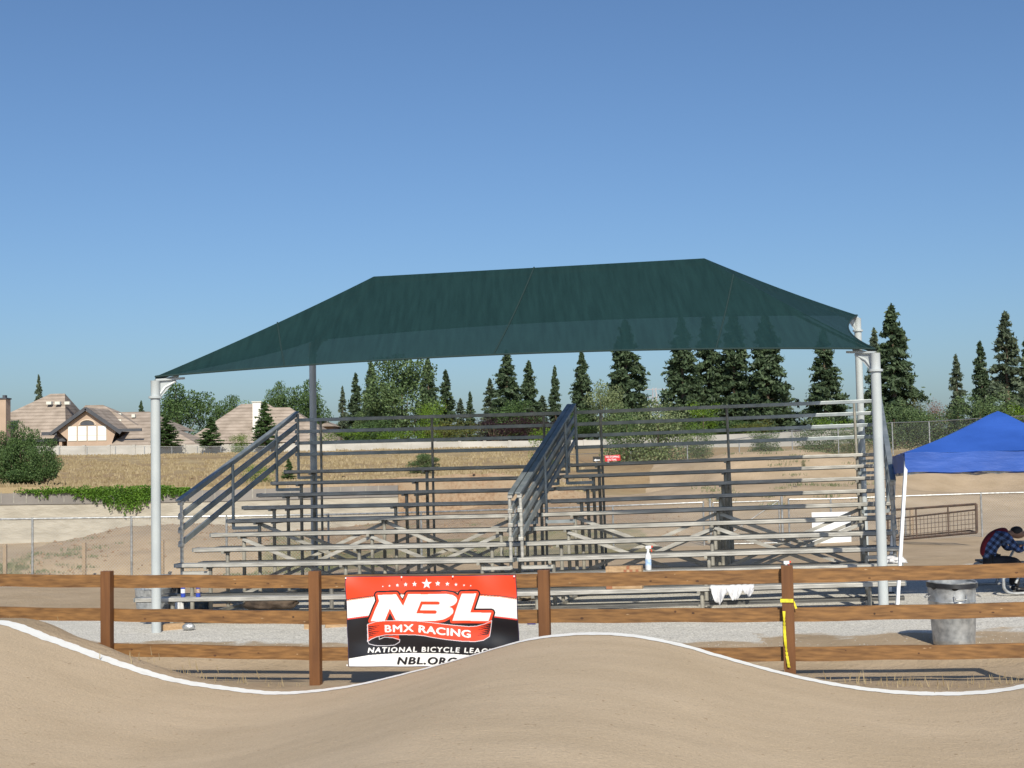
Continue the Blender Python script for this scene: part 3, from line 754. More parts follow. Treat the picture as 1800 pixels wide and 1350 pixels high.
org = Vector((pTL.x, pTL.y, pTL.z))-EY*.0
bv = []
sxv = EX+Vector((0, 0, .0105))
for j in range(NYB):
    v = j/(NYB-1)
    for i in range(NXB):
        u = i/(NXB-1)
        wv = .007*math.sin(u*23+v*3)+.008*math.sin(u*9+v*8+1)+.006*math.sin(v*16+u*5)+.018*noise.noise(Vector((u*6, v*4, 2)))
        p = org+sxv*(u*wB)+EX*(.03*(1-v))-Vector((0, 0, (1-v)*hB))-EY*(wv+.018+.012*(1-v))
        bv.append(p-org)
me = bpy.data.meshes.new('banner'); me.from_pydata(bv, [], [(j*NXB+i, j*NXB+i+1, (j+1)*NXB+i+1, (j+1)*NXB+i) for j in range(NYB-1) for i in range(NXB-1)])
ca_ = me.color_attributes.new('print', 'FLOAT_COLOR', 'POINT')
ca_.data.foreach_set('color', np.concatenate([img.reshape(-1, 3), np.ones((NYB*NXB, 1))], 1).ravel())
me.polygons.foreach_set('use_smooth', [True]*len(me.polygons))
bm_ = bpy.data.materials.new('printed_vinyl'); bm_.use_nodes = True; n = bm_.node_tree.nodes; l = bm_.node_tree.links
an = n.new('ShaderNodeAttribute'); an.attribute_name = 'print'; l.new(an.outputs['Color'], n['Principled BSDF'].inputs['Base Color']); n['Principled BSDF'].inputs['Roughness'].default_value = .35
me.materials.append(bm_); banner = bpy.data.objects.new('banner', me); col.objects.link(banner); banner.location = org
sol = banner.modifiers.new('thick', 'SOLIDIFY'); sol.thickness = .002; sol.offset = 1
tag(banner, 'red, white and black NBL BMX racing banner tied to the wooden fence', 'banner')
gm = MB()
for u, v in ((0.008, .985), (.992, .985), (.34, .99), (.64, .99), (.01, .02)):
    c0 = sxv*(u*wB)-Vector((0, 0, (1-v)*hB))-EY*.050
    gm.add([c0+EX*.009*math.cos(t)+Vector((0, 0, .009*math.sin(t))) for t in [k*math.pi/6 for k in range(12)]], [tuple(range(12))])
gm.build('grommet', M['whiteplastic'], banner, off=(0, 0, 0))

# ------------------------------------------------------------------ chain link fences
def ground_at(px, D):
    p = at(px, 900, D); return Vector((p.x, p.y, groundz(p.x, p.y)))
def mesh_panel(pairs, m, name, parent, dx=0):
    me_ = bpy.data.meshes.new(name); o_ = parent.get('_o'); vs_ = []; fs = []; uvs = []; d = 0; prev = None
    for a, b in pairs:
        if prev is not None: d += (Vector(a)-Vector(prev)).length
        prev = a; vs_ += [tuple(Vector(a)-Vector(o_)), tuple(Vector(b)-Vector(o_))]; uvs += [(d, a[2]), (d, b[2])]
    for i in range(len(pairs)-1): fs.append((2*i, 2*i+2, 2*i+3, 2*i+1))
    me_.from_pydata(vs_, [], fs); uvl = me_.uv_layers.new(name='UVMap')
    for lp in me_.loops: uvl.data[lp.index].uv = uvs[lp.vertex_index]
    me_.materials.append(m); o = bpy.data.objects.new(name, me_); col.objects.link(o); o.parent = parent; return o
def chain_fence(posts, label, rr=.022, name='chain_link_fence', m='chain', bottom=False, pr=.026):
    """posts: list of (px, topy, D)"""
    tops = [at(*p) for p in posts]
    root = thing(name, (tops[0].x, tops[0].y, groundz(tops[0].x, tops[0].y)), label, 'fence')
    for t in tops:
        if abs(t.x/t.y) > .6: continue
        g = groundz(t.x, t.y); MB().tube([(t.x, t.y, g-.15), (t.x, t.y, t.z+.03)], pr, 8).build('post', M['galv'], root, smooth=True)
    mb = MB()
    mb.tube(tops, rr, 8); mb.build('top_rail', M['galv'], root, smooth=True)
    if bottom:
        MB().tube([Vector((t.x, t.y, groundz(t.x, t.y)+.12)) for t in tops], .012, 6).build('bottom_rail', M['galv'], root, smooth=True)
    pairs = []
    for i in range(len(tops)-1):
        for k in range(6):
            q = tops[i].lerp(tops[i+1], k/6); pairs.append(((q.x, q.y+.03, groundz(q.x, q.y)), (q.x, q.y+.03, q.z)))
    q = tops[-1]; pairs.append(((q.x, q.y+.03, groundz(q.x, q.y)), (q.x, q.y+.03, q.z)))
    mesh_panel(pairs, M[m], 'wire_mesh', root)
    return root
Dl = lambda px: 30+6.5*smooth(450, 1150, px)
lf = [(-260, 917), (-115, 914), (57, 912), (231, 909.5), (398, 907.5), (577, 904.5), (740, 900.5), (905, 895.5), (1077, 889.5), (1236, 883)]
chain_fence([(px, y_, Dl(px)) for px, y_ in lf], 'low galvanised chain link fence running left of the gate behind the bleachers')
chain_fence([(px, y_, 36.3) for px, y_ in ((1386, 878), (1460, 877), (1590, 872), (1724, 867.5), (1870, 864))], 'low galvanised chain link fence with a thick top rail behind the blue tent')
g1, g2 = at(1248, 884, 36.4), at(1374, 880, 36.4)
gate = thing('gate', (g1.x, g1.y, groundz(g1.x, g1.y)), 'closed chain link gate with diagonal bracing seen through the right bleacher', 'gate')
gzv = [groundz(g1.x, g1.y)+.03, groundz(g2.x, g2.y)+.03]
for q in (g1, g2): MB().tube([(q.x, q.y, groundz(q.x, q.y)-.1), (q.x, q.y, q.z+.12)], .035, 10).build('post', M['galv'], gate, smooth=True)
a0, b0 = g1+Vector((.08, 0, 0)), g2-Vector((.08, 0, 0)); a1 = Vector((a0.x, a0.y, gzv[0])); b1 = Vector((b0.x, b0.y, gzv[1]))
MB().tube([a1, a0], .02).tube([b1, b0], .02).tube([a0, b0], .02).tube([a1, b1], .02).tube([a1, b0], .012).build('gate_frame', M['galv'], gate, smooth=True)
mesh_panel([((a1.x, a1.y+.03, a1.z), (a0.x, a0.y+.03, a0.z)), ((b1.x, b1.y+.03, b1.z), (b0.x, b0.y+.03, b0.z))], M['chain'], 'wire_mesh', gate)
# far tall fence on the slope
ff = [(1000, 799, 104), (1109, 794, 95), (1208, 783, 88), (1299, 771, 84), (1392, 757, 81), (1473, 753, 77), (1568, 743, 72), (1633, 741, 70), (1730, 735, 66), (1850, 728, 62)]
chain_fence(ff, 'tall chain link fence climbing the slope in front of the green shrubs', .02, m='chain_far', pr=.035)
chain_fence([(px, 785+(302-px)*.0035, 116) for px in (0, 52, 104, 153, 203, 254, 302, 347, 388, 430, 475)], 'thin wire fence standing in front of the pale wall below the houses', .012, m='chain_far', pr=.035)
# stakes with wire in front of the left mound
for k, (px, py, D) in enumerate(((9, 957, 34.5), (148, 954, 34.5), (285, 950, 34.5), (1602, 893, 38))):
    t = at(px, py, D); g = groundz(t.x, t.y)
    o = MB().bar((t.x, t.y, g-.1), (t.x, t.y, t.z), .09, .07, up=(0, 1, 0)).build('wooden_stake', M['stake'], off=(t.x, t.y, g))
    tag(o, ['weathered wooden stake at the left picture edge before the dirt mound', 'weathered wooden stake in the middle of the left dirt mound', 'weathered wooden stake just right of the front left canopy post', 'short wooden stake beside the rusty metal panel'][k], 'stake', 'wooden stakes on the dirt')
# white sheet tied on the chain fence
w0 = at(1428, 901, 36.15); w1 = at(1499, 976, 36.15)
mb = MB(); mb.box(((w0.x+w1.x)/2, w0.y, (w0.z+w1.z)/2), (w1.x-w0.x, .01, w0.z-w1.z))
wp = mb.build('white_board', M['whiteplastic'], off=tuple((w0+w1)/2)); wp.location.y += .10
tag(wp, 'white rectangular board hung on the chain link fence behind the right bleacher', 'board')

# rusty wire panel lying against nothing, right
pa, pb_, pc, pd = at(1560, 897, 35), at(1716, 886, 33.4), at(1717, 936, 33.4), at(1562, 950, 35)
pan = thing('wire_panel', tuple(pd), 'rusty brown pipe and wire livestock panel standing on the dirt', 'metal panel')
mb = MB(); mb.tube([pa, pb_], .03).tube([pb_, pc], .035).tube([pc, pd], .03).tube([pd, pa], .03).tube([pa.lerp(pd, .30), pb_.lerp(pc, .20)], .022)
for k in (.33, .69): mb.tube([pa.lerp(pb_, k), pd.lerp(pc, k)], .02)
mb.tube([pd+Vector((0, .5, .02)), pc+Vector((0, .5, .02))], .022).tube([pc, pc+Vector((0, .5, .02))], .022)
mb.build('pipe_frame', M['cattle'], pan, smooth=True)
mb = MB()
for k in range(1, 24): mb.tube([pa.lerp(pb_, k/24).lerp(pd.lerp(pc, k/24), .26), pd.lerp(pc, k/24)], .006, 4)
for k in range(1, 5): mb.tube([pa.lerp(pd, .26+k*.15), pb_.lerp(pc, .2+k*.16)], .006, 4)
mb.build('wire_grid', M['cattle'], pan)

# ------------------------------------------------------------------ retaining wall, ivy
wl = []
for px, y_ in ((-900, 868), (0, 867.5), (200, 865), (400, 861), (600, 855.5), (700, 853)): wl.append(at(px, y_, WALLY))
rw = thing('retaining_wall', (wl[1].x, WALLY, -.6), 'cream block retaining wall with grey cap courses below the dry field', 'wall')
mb = MB(); mc = MB()
for i in range(len(wl)-1):
    a, b = wl[i], wl[i+1]
    for (bb, zt0, zt1, th, yy) in ((mb, a.z-.43, b.z-.43, .36, 0), (mc, a.z, b.z, .44, -.0)):
        lo = -1.4 if bb is mb else None
        z0a = -1.4 if bb is mb else a.z-.426; z0b = -1.4 if bb is mb else b.z-.426
        P = [(a.x, WALLY-th/2, z0a), (a.x, WALLY+th/2, z0a), (a.x, WALLY-th/2, zt0), (a.x, WALLY+th/2, zt0), (b.x, WALLY-th/2, z0b), (b.x, WALLY+th/2, z0b), (b.x, WALLY-th/2, zt1), (b.x, WALLY+th/2, zt1)]
        bb.add(P, [(0, 4, 6, 2), (1, 3, 7, 5), (2, 6, 7, 3)]+([(0, 2, 3, 1)] if i == 0 else [])+([(4, 5, 7, 6)] if i == len(wl)-2 else []))
mb.build('wall_face', M['cream'], rw); mc.build('cap_course', M['greyblock'], rw)
jm = MB()
for k in range(34):
    px = -60+k*22; t = at(px, 865-(px)*.018, WALLY); 
    for q in (.14, .28): pass
    jm.box((t.x, WALLY-.2215, t.z-.215), (.03, .004, .42))
jm.build('block_joint', M['frame'], rw)

def leafcloud(pts, nrm, size, rng, aspect=1.6, jitter=.9):
    """each point -> one quad of random orientation"""
    N = len(pts); pts = np.array(pts)
    d = rng.normal(size=(N, 3)); d += np.array(nrm)*jitter if nrm is not None else 0
    d /= np.linalg.norm(d, axis=1)[:, None]
    a = rng.normal(size=(N, 3)); a -= (a*d).sum(1)[:, None]*d; a /= np.linalg.norm(a, axis=1)[:, None]; b = np.cross(d, a)
    sz = size*rng.uniform(.6, 1.35, N)[:, None]
    a = a*sz*aspect/2; b = b*sz/2
    V_ = np.stack([pts-a, pts-b*.9, pts+a, pts+b*.9], 1).reshape(-1, 3)
    return V_
def leafmesh(name, V_, m, rng, parent=None, off=None):
    N = len(V_)//4; me_ = bpy.data.meshes.new(name); me_.from_pydata(V_.tolist(), [], [(4*i, 4*i+1, 4*i+2, 4*i+3) for i in range(N)])
    a = me_.attributes.new('rnd', 'FLOAT', 'FACE'); a.data.foreach_set('value', rng.uniform(0, 1, N)); me_.materials.append(m)
    o = bpy.data.objects.new(name, me_); col.objects.link(o)
    if parent: o.parent = parent
    if off is not None: o.location = off
    return o
rng = np.random.default_rng(7)
pts = []
def ivytop(px): return at(px, 865-px*.017, WALLY)
for _ in range(5200):
    px = 30+rng.random()**.9*305
    if rng.random() > .30+.7*smooth(20, 130, px): continue
    t = ivytop(px); h_ = .20+.10*noise.noise(Vector((px*.07, 9, 0)))
    if px > 300: h_ *= .6
    pts.append((t.x+rng.normal()*.05, WALLY+rng.uniform(-.34, .5), t.z-.06+rng.random()*h_))
top_n = len(pts)
for _ in range(620):
    px = 40+rng.random()*295
    L_ = (.10+.32*rng.random()**2)+(.75*math.exp(-((px-222)/44)**2))*(.25+.75*rng.random())
    if px < 150: L_ *= .45+.55*(noise.noise(Vector((px*.09, 2, 0))) > .05)
    if rng.random() > .35+.65*smooth(60, 170, px): continue
    t = ivytop(px); x_ = t.x; y_ = WALLY-.25-.07*rng.random()
    for k in range(int(8+L_*34)):
        f_ = rng.random(); x2 = x_+.06*math.sin(f_*5+px)+rng.normal()*.022; pts.append((x2, y_-rng.random()*.05, t.z+.06-f_*L_))
V_ = leafcloud(pts, (0, -.3, .3), .052, rng, 1.5); iv = leafmesh('ivy', V_-np.array((-15, WALLY, .5)), M['leaf_ivy'], rng, off=(-15, WALLY, .5))
tag(iv, 'bright green ivy hanging over the top of the retaining wall', 'ivy', kind='stuff')

# ------------------------------------------------------------------ trees
def conifer_parts(seed, m, H=10, Rr=2.0, n_=4200, bare=.06, droop=.25):
    n_ = int(n_*2.5)
    rg = np.random.default_rng(seed); P = []; Nn = []
    nb = 165
    for b in range(nb):
        t = (b+rg.random())/nb; h_ = H*(bare+(1-bare)*t); 
        rad = Rr*((1-t)**.80)*(.72+.44*rg.random())*(1+.12*math.sin(h_*3+seed))+.02*Rr
        if t < .12: rad *= .6+t*3.3
        az_ = rg.random()*2*math.pi; k = int(n_/nb*(.35+1.25*(1-t)))+3
        s = rg.random(k)**.55
        up = rg.uniform(-.05, .30)
        x = np.cos(az_)*rad*s; y_ = np.sin(az_)*rad*s; z = h_+up*rad*s-droop*rad*s*s*1.0
        spread = .055*rad+.055
        pts_ = np.stack([x, y_, z], 1)+rg.normal(size=(k, 3))*np.array([1, 1, .55])*spread*(.35+s[:, None])
        P.append(pts_)
    top = np.stack([np.zeros(60), np.zeros(60), H*(.90+.12*rg.random(60))], 1)+rg.normal(size=(60, 3))*.035; P.append(top)
    P = np.concatenate(P)
    V_ = leafcloud(P, (0, 0, .4), .0185*H, rg, 2.1, 1); return V_, rg
def make_conifer(seed, m, **k):
    root = bpy.data.objects.new('conifer_tree', None); col.objects.link(root)
    H = k.get('H', 10)
    V_, rg = conifer_parts(seed, m, **k); leafmesh('crown', V_, m, rg, root)
    mb = MB(); mb.tube([(0, 0, -.5), (0, 0, H*.4), (0.03, 0, H*.75), (0, 0, H*.98)], [.022*H, .016*H, .008*H, .002*H], 7)
    for i in range(26):
        t = .08+.85*i/26; a = i*2.4; r_ = 2.0*(1-t)**.8*.7; z = H*t
        mb.tube([(0, 0, z), (math.cos(a)*r_, math.sin(a)*r_, z+.08*r_)], [.006*H*(1-t)+.01, .004], 4, False)
    mb.build('trunk', M['bark'], root); return root
def blob_points(rg, blobs, n_):
    P = []; wts = np.array([b[3]**2 for b in blobs]); wts = wts/wts.sum()
    for b, wt in zip(blobs, wts):
        k = int(n_*wt); d = rg.normal(size=(k, 3)); d /= np.linalg.norm(d, axis=1)[:, None]
        rr = b[3]*(rg.random(k)**.28)*(1+.18*np.sin(d[:, 0]*7+b[0]*3)*np.sin(d[:, 2]*6+b[1]))
        P.append(np.array(b[:3])+d*rr[:, None]*np.array([1, 1, .85]))
    return np.concatenate(P)
def make_broad(seed, m, H=8, W=6, n_=5200, trunk=.25, leaf=.16, nb=16, name='broadleaf_tree'):
    rg = np.random.default_rng(seed); root = bpy.data.objects.new(name, None); col.objects.link(root)
    blobs = []
    zc = H*(trunk+(1-trunk)/2); hz_ = H*(1-trunk)/2
    if trunk <= .06:
        for i in range(8): blobs.append((math.cos(i*.8)*W*.30*rg.uniform(.3, 1), math.sin(i*.8)*W*.30, H*.12, .22*W))
    for i in range(nb):
        d = rg.normal(size=3); d /= np.linalg.norm(d); r_ = rg.uniform(.45, .86)
        blobs.append((d[0]*W/2*r_, d[1]*W/2*r_, zc+d[2]*hz_*r_, rg.uniform(.20, .34)*min(W, H)*.62))
    blobs.append((0, 0, zc, .33*min(W, 2*hz_)))
    V_ = leafcloud(blob_points(rg, blobs, n_), (0, 0, .3), leaf, rg, 1.3); leafmesh('crown', V_, m, rg, root)
    mb = MB(); mb.tube([(0, 0, -.5), (.05, 0, H*trunk), (0, .05, H*.6)], [.035*H*.7, .024*H*.7, .008*H], 7)
    for b in blobs[:8]: mb.tube([(0, 0, H*trunk*.9), (b[0]*.5, b[1]*.5, (b[2]+H*trunk)/2), (b[0], b[1], b[2])], [.011*H, .007*H, .003*H], 5, False)
    mb.build('trunk' if trunk > .08 else 'stem', M['bark'], root); return root
protos = {
    'c1': make_conifer(1, M['conifer'], H=10, Rr=2.1, n_=5200), 'c2': make_conifer(2, M['conifer'], H=10, Rr=1.7, n_=4600, droop=.1), 'c3': make_conifer(3, M['conifer_b'], H=10, Rr=1.9, n_=3600), 'c4': make_conifer(9, M['conifer'], H=10, Rr=2.4, n_=6400, droop=.35),
    'dark': make_broad(11, M['leaf_dark'], 8, 7, 9500, .08, .17, 22), 'mid': make_broad(12, M['leaf_mid'], 8, 7, 11000, .08, .17, 24), 'bright': make_broad(13, M['leaf_bright'], 8, 7, 4600, .06),
    'pale': make_broad(14, M['leaf_pale'], 8, 7.5, 5200, .12, .2), 'purple': make_broad(15, M['leaf_purple'], 8, 8, 4600, .1), 'olive': make_broad(16, M['leaf_olive'], 8, 9, 4600, .05),
    'rust': make_broad(17, M['leaf_rust'], 8, 8, 3600, .05), 'fdark': make_broad(18, M['leaf_dark'], 8, 7, 20000, .02, .17, 26), 'cyp': make_conifer(21, M['leaf_dark'], H=10, Rr=2.2, n_=4200, bare=.0, droop=0),
    'smid': make_broad(31, M['leaf_mid'], 8, 8, 8000, .02, .17, 22, 'shrub'), 'spale': make_broad(32, M['leaf_pale'], 8, 8, 7000, .02, .18, 20, 'shrub'),
    'weed': make_broad(19, M['weed'], 8, 10, 1800, .0, .35)}
used = set()
DIM = {'c1': (10, 4.2), 'c2': (10, 3.4), 'c3': (10, 3.8), 'c4': (10, 4.8), 'cyp': (10, 4.4), 'dark': (8, 7), 'mid': (8, 7), 'bright': (8, 7), 'pale': (8, 7.5), 'purple': (8, 8), 'olive': (8, 9), 'rust': (8, 8), 'fdark': (8, 7), 'smid': (8, 8), 'spale': (8, 8), 'weed': (8, 10)}
treern = random.Random(3)
def place(kind, px, topy, wpx, D, label, cat, group=None, basey=None, name=None):
    """wpx: full crown width in photo pixels"""
    t = at(px, topy, D); g = groundz(t.x, t.y) if D < 250 else 3.0
    if basey is not None: g = at(px, basey, D).z
    H, W = DIM[kind]
    h_ = t.z-g; ws = wpx*D/F/W*(1.2 if kind[0] == 'c' else 1.08)
    src = protos[kind]
    if kind in used: o = copy_tree(src)
    else: o = src; used.add(kind)
    o.location = (t.x, t.y, g); o.scale = (ws, ws, h_/H); o.rotation_euler = (0, 0, treern.uniform(0, 6.28))
    o.name = name or {'c': 'conifer_tree'}.get(kind[0], 'broadleaf_tree')
    tag(o, label, cat, group)
    return o
CG = 'conifers behind the pale wall'
conifers = [  # kind, px, topy, width px, D, label
 ('c3', 68, 662, 26, 190, 'small conifer poking up behind the left house roof'),
 ('c1', 248, 706, 22, 200, 'conifer tip between the house and the front left canopy post'),
 ('c3', 602, 681, 24, 175, 'slim grey green conifer, first right of the rear left canopy post'),
 ('c2', 625, 658, 36, 165, 'dark dense conifer left of the big round leafy tree'),
 ('c1', 652, 638, 44, 172, 'tall dark conifer touching the left side of the round leafy tree'),
 ('c1', 752, 632, 52, 178, 'dark conifer behind the right side of the round leafy tree'),
 ('c2', 783, 653, 40, 165, 'narrow dark conifer just right of the round leafy tree'),
 ('c3', 809, 702, 34, 190, 'low grey conifer between two narrow dark ones'),
 ('c2', 826, 690, 24, 190, 'tiny narrow conifer left of the open gap of sky'),
 ('c3', 861, 668, 42, 170, 'airy conifer left of the tall broad spruce like one'),
 ('c4', 890, 620, 76, 155, 'tall broad conifer with layered branches above the left bleacher rail'),
 ('c1', 929, 637, 50, 165, 'conifer with a blunt top right of the layered one'),
 ('c3', 953, 697, 46, 180, 'low ragged conifer left of the centre hand rails'),
 ('c2', 975, 646, 30, 170, 'slim conifer above the centre hand rails'),
 ('c1', 1022, 620, 52, 160, 'tall pointed conifer just right of the centre hand rails'),
 ('c4', 1098, 566, 92, 150, 'broad conifer with a brown trunk showing, left of the pylon'),
 ('c1', 1197, 560, 78, 150, 'dark conifer standing first right of the pylon gap'),
 ('c4', 1243, 548, 84, 152, 'left one of two merged tall conifers below the canopy edge'),
 ('c1', 1288, 552, 84, 150, 'right one of two merged tall conifers below the canopy edge'),
 ('c4', 1345, 556, 100, 148, 'wide dark conifer right of the merged pair'),
 ('c3', 1381, 672, 30, 170, 'small pale conifer beside the wide dark one'),
 ('c1', 1447, 584, 72, 140, 'lone conifer between canopy fabric and bleacher rail at right'),
 ('c3', 1536, 581, 52, 150, 'conifer half hidden behind the front right canopy post'),
 ('c4', 1567, 540, 98, 125, 'tallest conifer right of the front right canopy post'),
 ('c3', 1680, 626, 40, 130, 'small pale conifer left of the blue tent peak'),
 ('c2', 1722, 603, 46, 128, 'middle conifer above the blue tent'),
 ('c3', 1766, 552, 76, 118, 'tall thin conifer with a bare pale trunk above the tent peak'),
 ('c1', 1806, 586, 52, 120, 'conifer cut by the right picture edge'),
]
for k, px, ty, wp_, D, lab in conifers: place(k, px, ty, wp_, D, lab, 'tree', CG)
place('cyp', 292, 732, 52, 126, 'young conifer before the left house beside the canopy post', 'tree', 'young conifers in front of the houses', 786, name='conifer_tree')
place('cyp', 370, 733, 40, 126, 'young conifer in front of the middle tile roof', 'tree', 'young conifers in front of the houses', 786, name='conifer_tree')
place('cyp', 465, 706, 46, 126, 'young conifer partly covering the white chimney', 'tree', 'young conifers in front of the houses', 786, name='conifer_tree')
place('cyp', 507, 806, 22, 58, 'narrow bright evergreen shrub behind the left side rail', 'shrub', None, name='shrub')
LG = 'leafy trees behind the pale wall'
for k, px, ty, wp_, D, lab in [
 ('dark', 318, 668, 104, 165, 'dark green round tree between the two houses'),
 ('dark', 400, 690, 62, 185, 'low leafy treetop above the middle house roof'),
 ('bright', 455, 688, 70, 185, 'light green treetop behind the white chimney'),
 ('dark', 488, 664, 44, 170, 'dark columnar leafy tree right of the chimney'),
 ('dark', 538, 660, 76, 170, 'dark leafy tree behind the rear left canopy post'),
 ('bright', 424, 758, 44, 127, 'small light green tree in front of the middle house'),
 ('mid', 706, 628, 134, 155, 'big round grey green leafy tree above the left bleacher'),
 ('bright', 758, 694, 62, 145, 'bright green bushy tree below the big round one'),
 ('mid', 655, 700, 60, 158, 'lower leafy tree at the left foot of the big round one'),
 ('bright', 600, 748, 110, 133, 'yellow green hedge tree behind the left guard rails'),
 ('dark', 660, 735, 90, 138, 'shaded leafy tree behind the left guard rails'),
 ('bright', 700, 752, 90, 134, 'yellow green bush under the big round tree'),
 ('olive', 780, 738, 90, 134, 'olive brown bush left of the purple leaved trees'),
 ('olive', 820, 742, 90, 133, 'second olive bush touching the purple leaved trees'),
 ('purple', 868, 728, 90, 140, 'dark purple leaved tree, left one of the pair'),
 ('purple', 940, 722, 100, 142, 'dark purple leaved tree beside the centre hand rails'),
 ('dark', 905, 700, 90, 150, 'dark leafy tree under the layered conifer'),
 ('pale', 1062, 668, 72, 140, 'wispy pale tree right of the centre hand rails'),
 ('dark', 1015, 715, 60, 146, 'shaded bush tree just right of the centre hand rails'),
 ('dark', 1130, 735, 90, 130, 'dark hedge tree behind the light one in the right bleacher'),
 ('bright', 1235, 696, 60, 134, 'bright green tree in front of the merged conifers'),
 ('dark', 1180, 730, 100, 140, 'dark leafy tree left of the bright green one'),
 ('olive', 1330, 738, 90, 125, 'yellow olive bush low below the wide conifer'),
 ('dark', 1290, 735, 90, 130, 'dark bush between bright tree and olive bush'),
 ('bright', 1465, 728, 80, 115, 'light green bush beneath the lone conifer'),
 ('olive', 1606, 690, 50, 125, 'yellowish treetop left of the rusty one'),
 ('rust', 1650, 692, 50, 128, 'rusty red treetop above the right shrubs'),
]: place(k, px, ty, wp_, D, lab, 'tree', LG)
SG = 'green shrubs along the far fence'
for k, px, ty, wp_, D, lab, by in [
 ('spale', 1155, 698, 120, 92, 'large pale green shrub seen through the right guard rails', 815),
 ('smid', 1100, 705, 90, 96, 'tall grey green shrub left of the large pale one', 812),
 ('weed', 1130, 800, 120, 85, 'low grey weeds at the foot of the pale shrub', 838),
 ('smid', 1225, 745, 60, 95, 'small grey green shrub near the first tall fence posts', 805),
 ('smid', 1345, 752, 70, 92, 'low grey green shrub behind the sand hill', 800),
 ('smid', 1440, 745, 90, 88, 'wide low shrub behind the fence right of the sand hill', 796),
 ('spale', 1500, 748, 60, 84, 'pale low shrub between far fence posts', 795),
 ('smid', 1570, 704, 110, 84, 'green shrub right of the front right canopy post', 785),
 ('smid', 1640, 712, 120, 84, 'middle green shrub behind the tall fence', 785),
 ('smid', 1722, 684, 130, 82, 'large round green shrub left of the tent peak', 782),
 ('bright', 1800, 698, 80, 84, 'bright green shrub at the right picture edge', 780),
]: place(k, px, ty, wp_, D, lab, 'shrub', SG, by, name='shrub')
place('dark', 8, 752, 60, 54.0, 'leafy shrub cut by the left picture edge above the ivy', 'shrub', 'shrubs above the retaining wall', 868, name='shrub')
place('fdark', 50, 800, 100, 53.2, 'low spreading shrub at the foot of the leafy shrubs above the ivy', 'shrub', 'shrubs above the retaining wall', 870, name='shrub')
place('dark', 36, 733, 62, 53.5, 'tallest narrow leafy shrub near the left picture edge', 'shrub', 'shrubs above the retaining wall', 868, name='shrub')
place('dark', 78, 766, 58, 52.8, 'smaller leafy shrub right of the tallest one above the ivy', 'shrub', 'shrubs above the retaining wall', 868, name='shrub')
place('mid', 745, 798, 56, 62, 'lone young tree in the dry field behind the left bleacher', 'tree', None, 838, name='young_tree')
place('bright', 958, 738, 60, 70, 'bright drooping tree in the field beside the centre hand rails', 'tree', None, 835, name='young_tree')
place('bright', 448, 812, 74, 54, 'light green shrub behind the sloping left side rail', 'shrub', None, 860, name='shrub')
place('weed', 1412, 806, 9, 50, 'tiny green seedling on the sand hill', 'plant', None, 820, name='seedling')
place('weed', 1330, 790, 18, 62, 'tiny weed clump on the crest of the sand hill', 'plant', None, 800, name='seedling')
for k_, o in protos.items():
    if k_ not in used:
        for c_ in list(o.children): bpy.data.objects.remove(c_)
        bpy.data.objects.remove(o)

# weeds and dry tufts (ground cover)
def tufts(name, spots, hgt, m, label, nb=9, seed=1, wid=.02):
    rg = random.Random(seed); V_ = []; rn = np.random.default_rng(seed)
    for x, y_, s in spots:
        g = groundz(x, y_)
        for _ in range(nb):
            a = rg.uniform(0, 6.28); r_ = rg.random()*s*.5; bx, by = x+math.cos(a)*r_, y_+math.sin(a)*r_
            h_ = hgt*s*rg.uniform(.5, 1.2); lx, ly = rg.uniform(-.35, .35)*h_, rg.uniform(-.35, .35)*h_; wd = wid*s
            V_ += [(bx-wd, by, g-.01), (bx+wd, by, g-.01), (bx+lx+wd*.3, by+ly, g+h_), (bx+lx-wd*.3, by+ly, g+h_)]
    o = leafmesh(name, np.array(V_), m, rn); tag(o, label, 'grass', kind='stuff'); return o
rg = random.Random(5)
sp = []
for _ in range(2600):
    u = rg.uniform(-.43, .05); y_ = 51+rg.random()**1.5*76; x = u*y_
    sp.append((x, y_, rg.uniform(.7, 1.3)))
tufts('dry_grass', sp, .13, M['drygrass'], 'golden dry grass tufts covering the raised field', 12, 2, .04)
sp = []
for _ in range(130):
    s = rg.choice([rg.uniform(-3.6, -1.4), rg.uniform(3.6, 7.5), rg.uniform(4.6, 6.8)]); t = rg.uniform(-.72, -.05)
    p = FO+EX*s+EY*t; sp.append((p.x, p.y, rg.uniform(.5, 1)))
for _ in range(14):
    s = rg.uniform(-6, -4); p = FO+EX*s+EY*rg.uniform(-.6, -.2); sp.append((p.x, p.y, .6))
tufts('dry_stubble', sp, .10, M['drygrass'], 'dry straw stubble sprouting along the foot of the wooden fence', 2, 3, .006)
sp = []
for _ in range(130):
    px = rg.choice([rg.uniform(0, 90), rg.uniform(0, 90), rg.uniform(95, 175), rg.uniform(330, 560), rg.uniform(560, 900)]); D = rg.uniform(34, 38)
    q = at(px, 900, D); sp.append((q.x, q.y, rg.uniform(.5, 1.2)))
for _ in range(160):
    px = rg.uniform(1050, 1240); D = rg.uniform(70, 92); q = at(px, 900, D); sp.append((q.x, q.y, rg.uniform(1.2, 2.4)))
for _ in range(60):
    px = rg.uniform(60, 900); D = rg.uniform(37, 46); q = at(px, 900, D); sp.append((q.x, q.y, rg.uniform(.3, .8)))
for _ in range(45):
    px = rg.uniform(1240, 1560); D = rg.uniform(47, 60); q = at(px, 900, D); sp.append((q.x, q.y, rg.uniform(.8, 1.6)))
tufts('weeds', sp, .075, M['weed'], 'grey green weeds scattered on the dirt behind the chain link fence', 34, 4, .011)
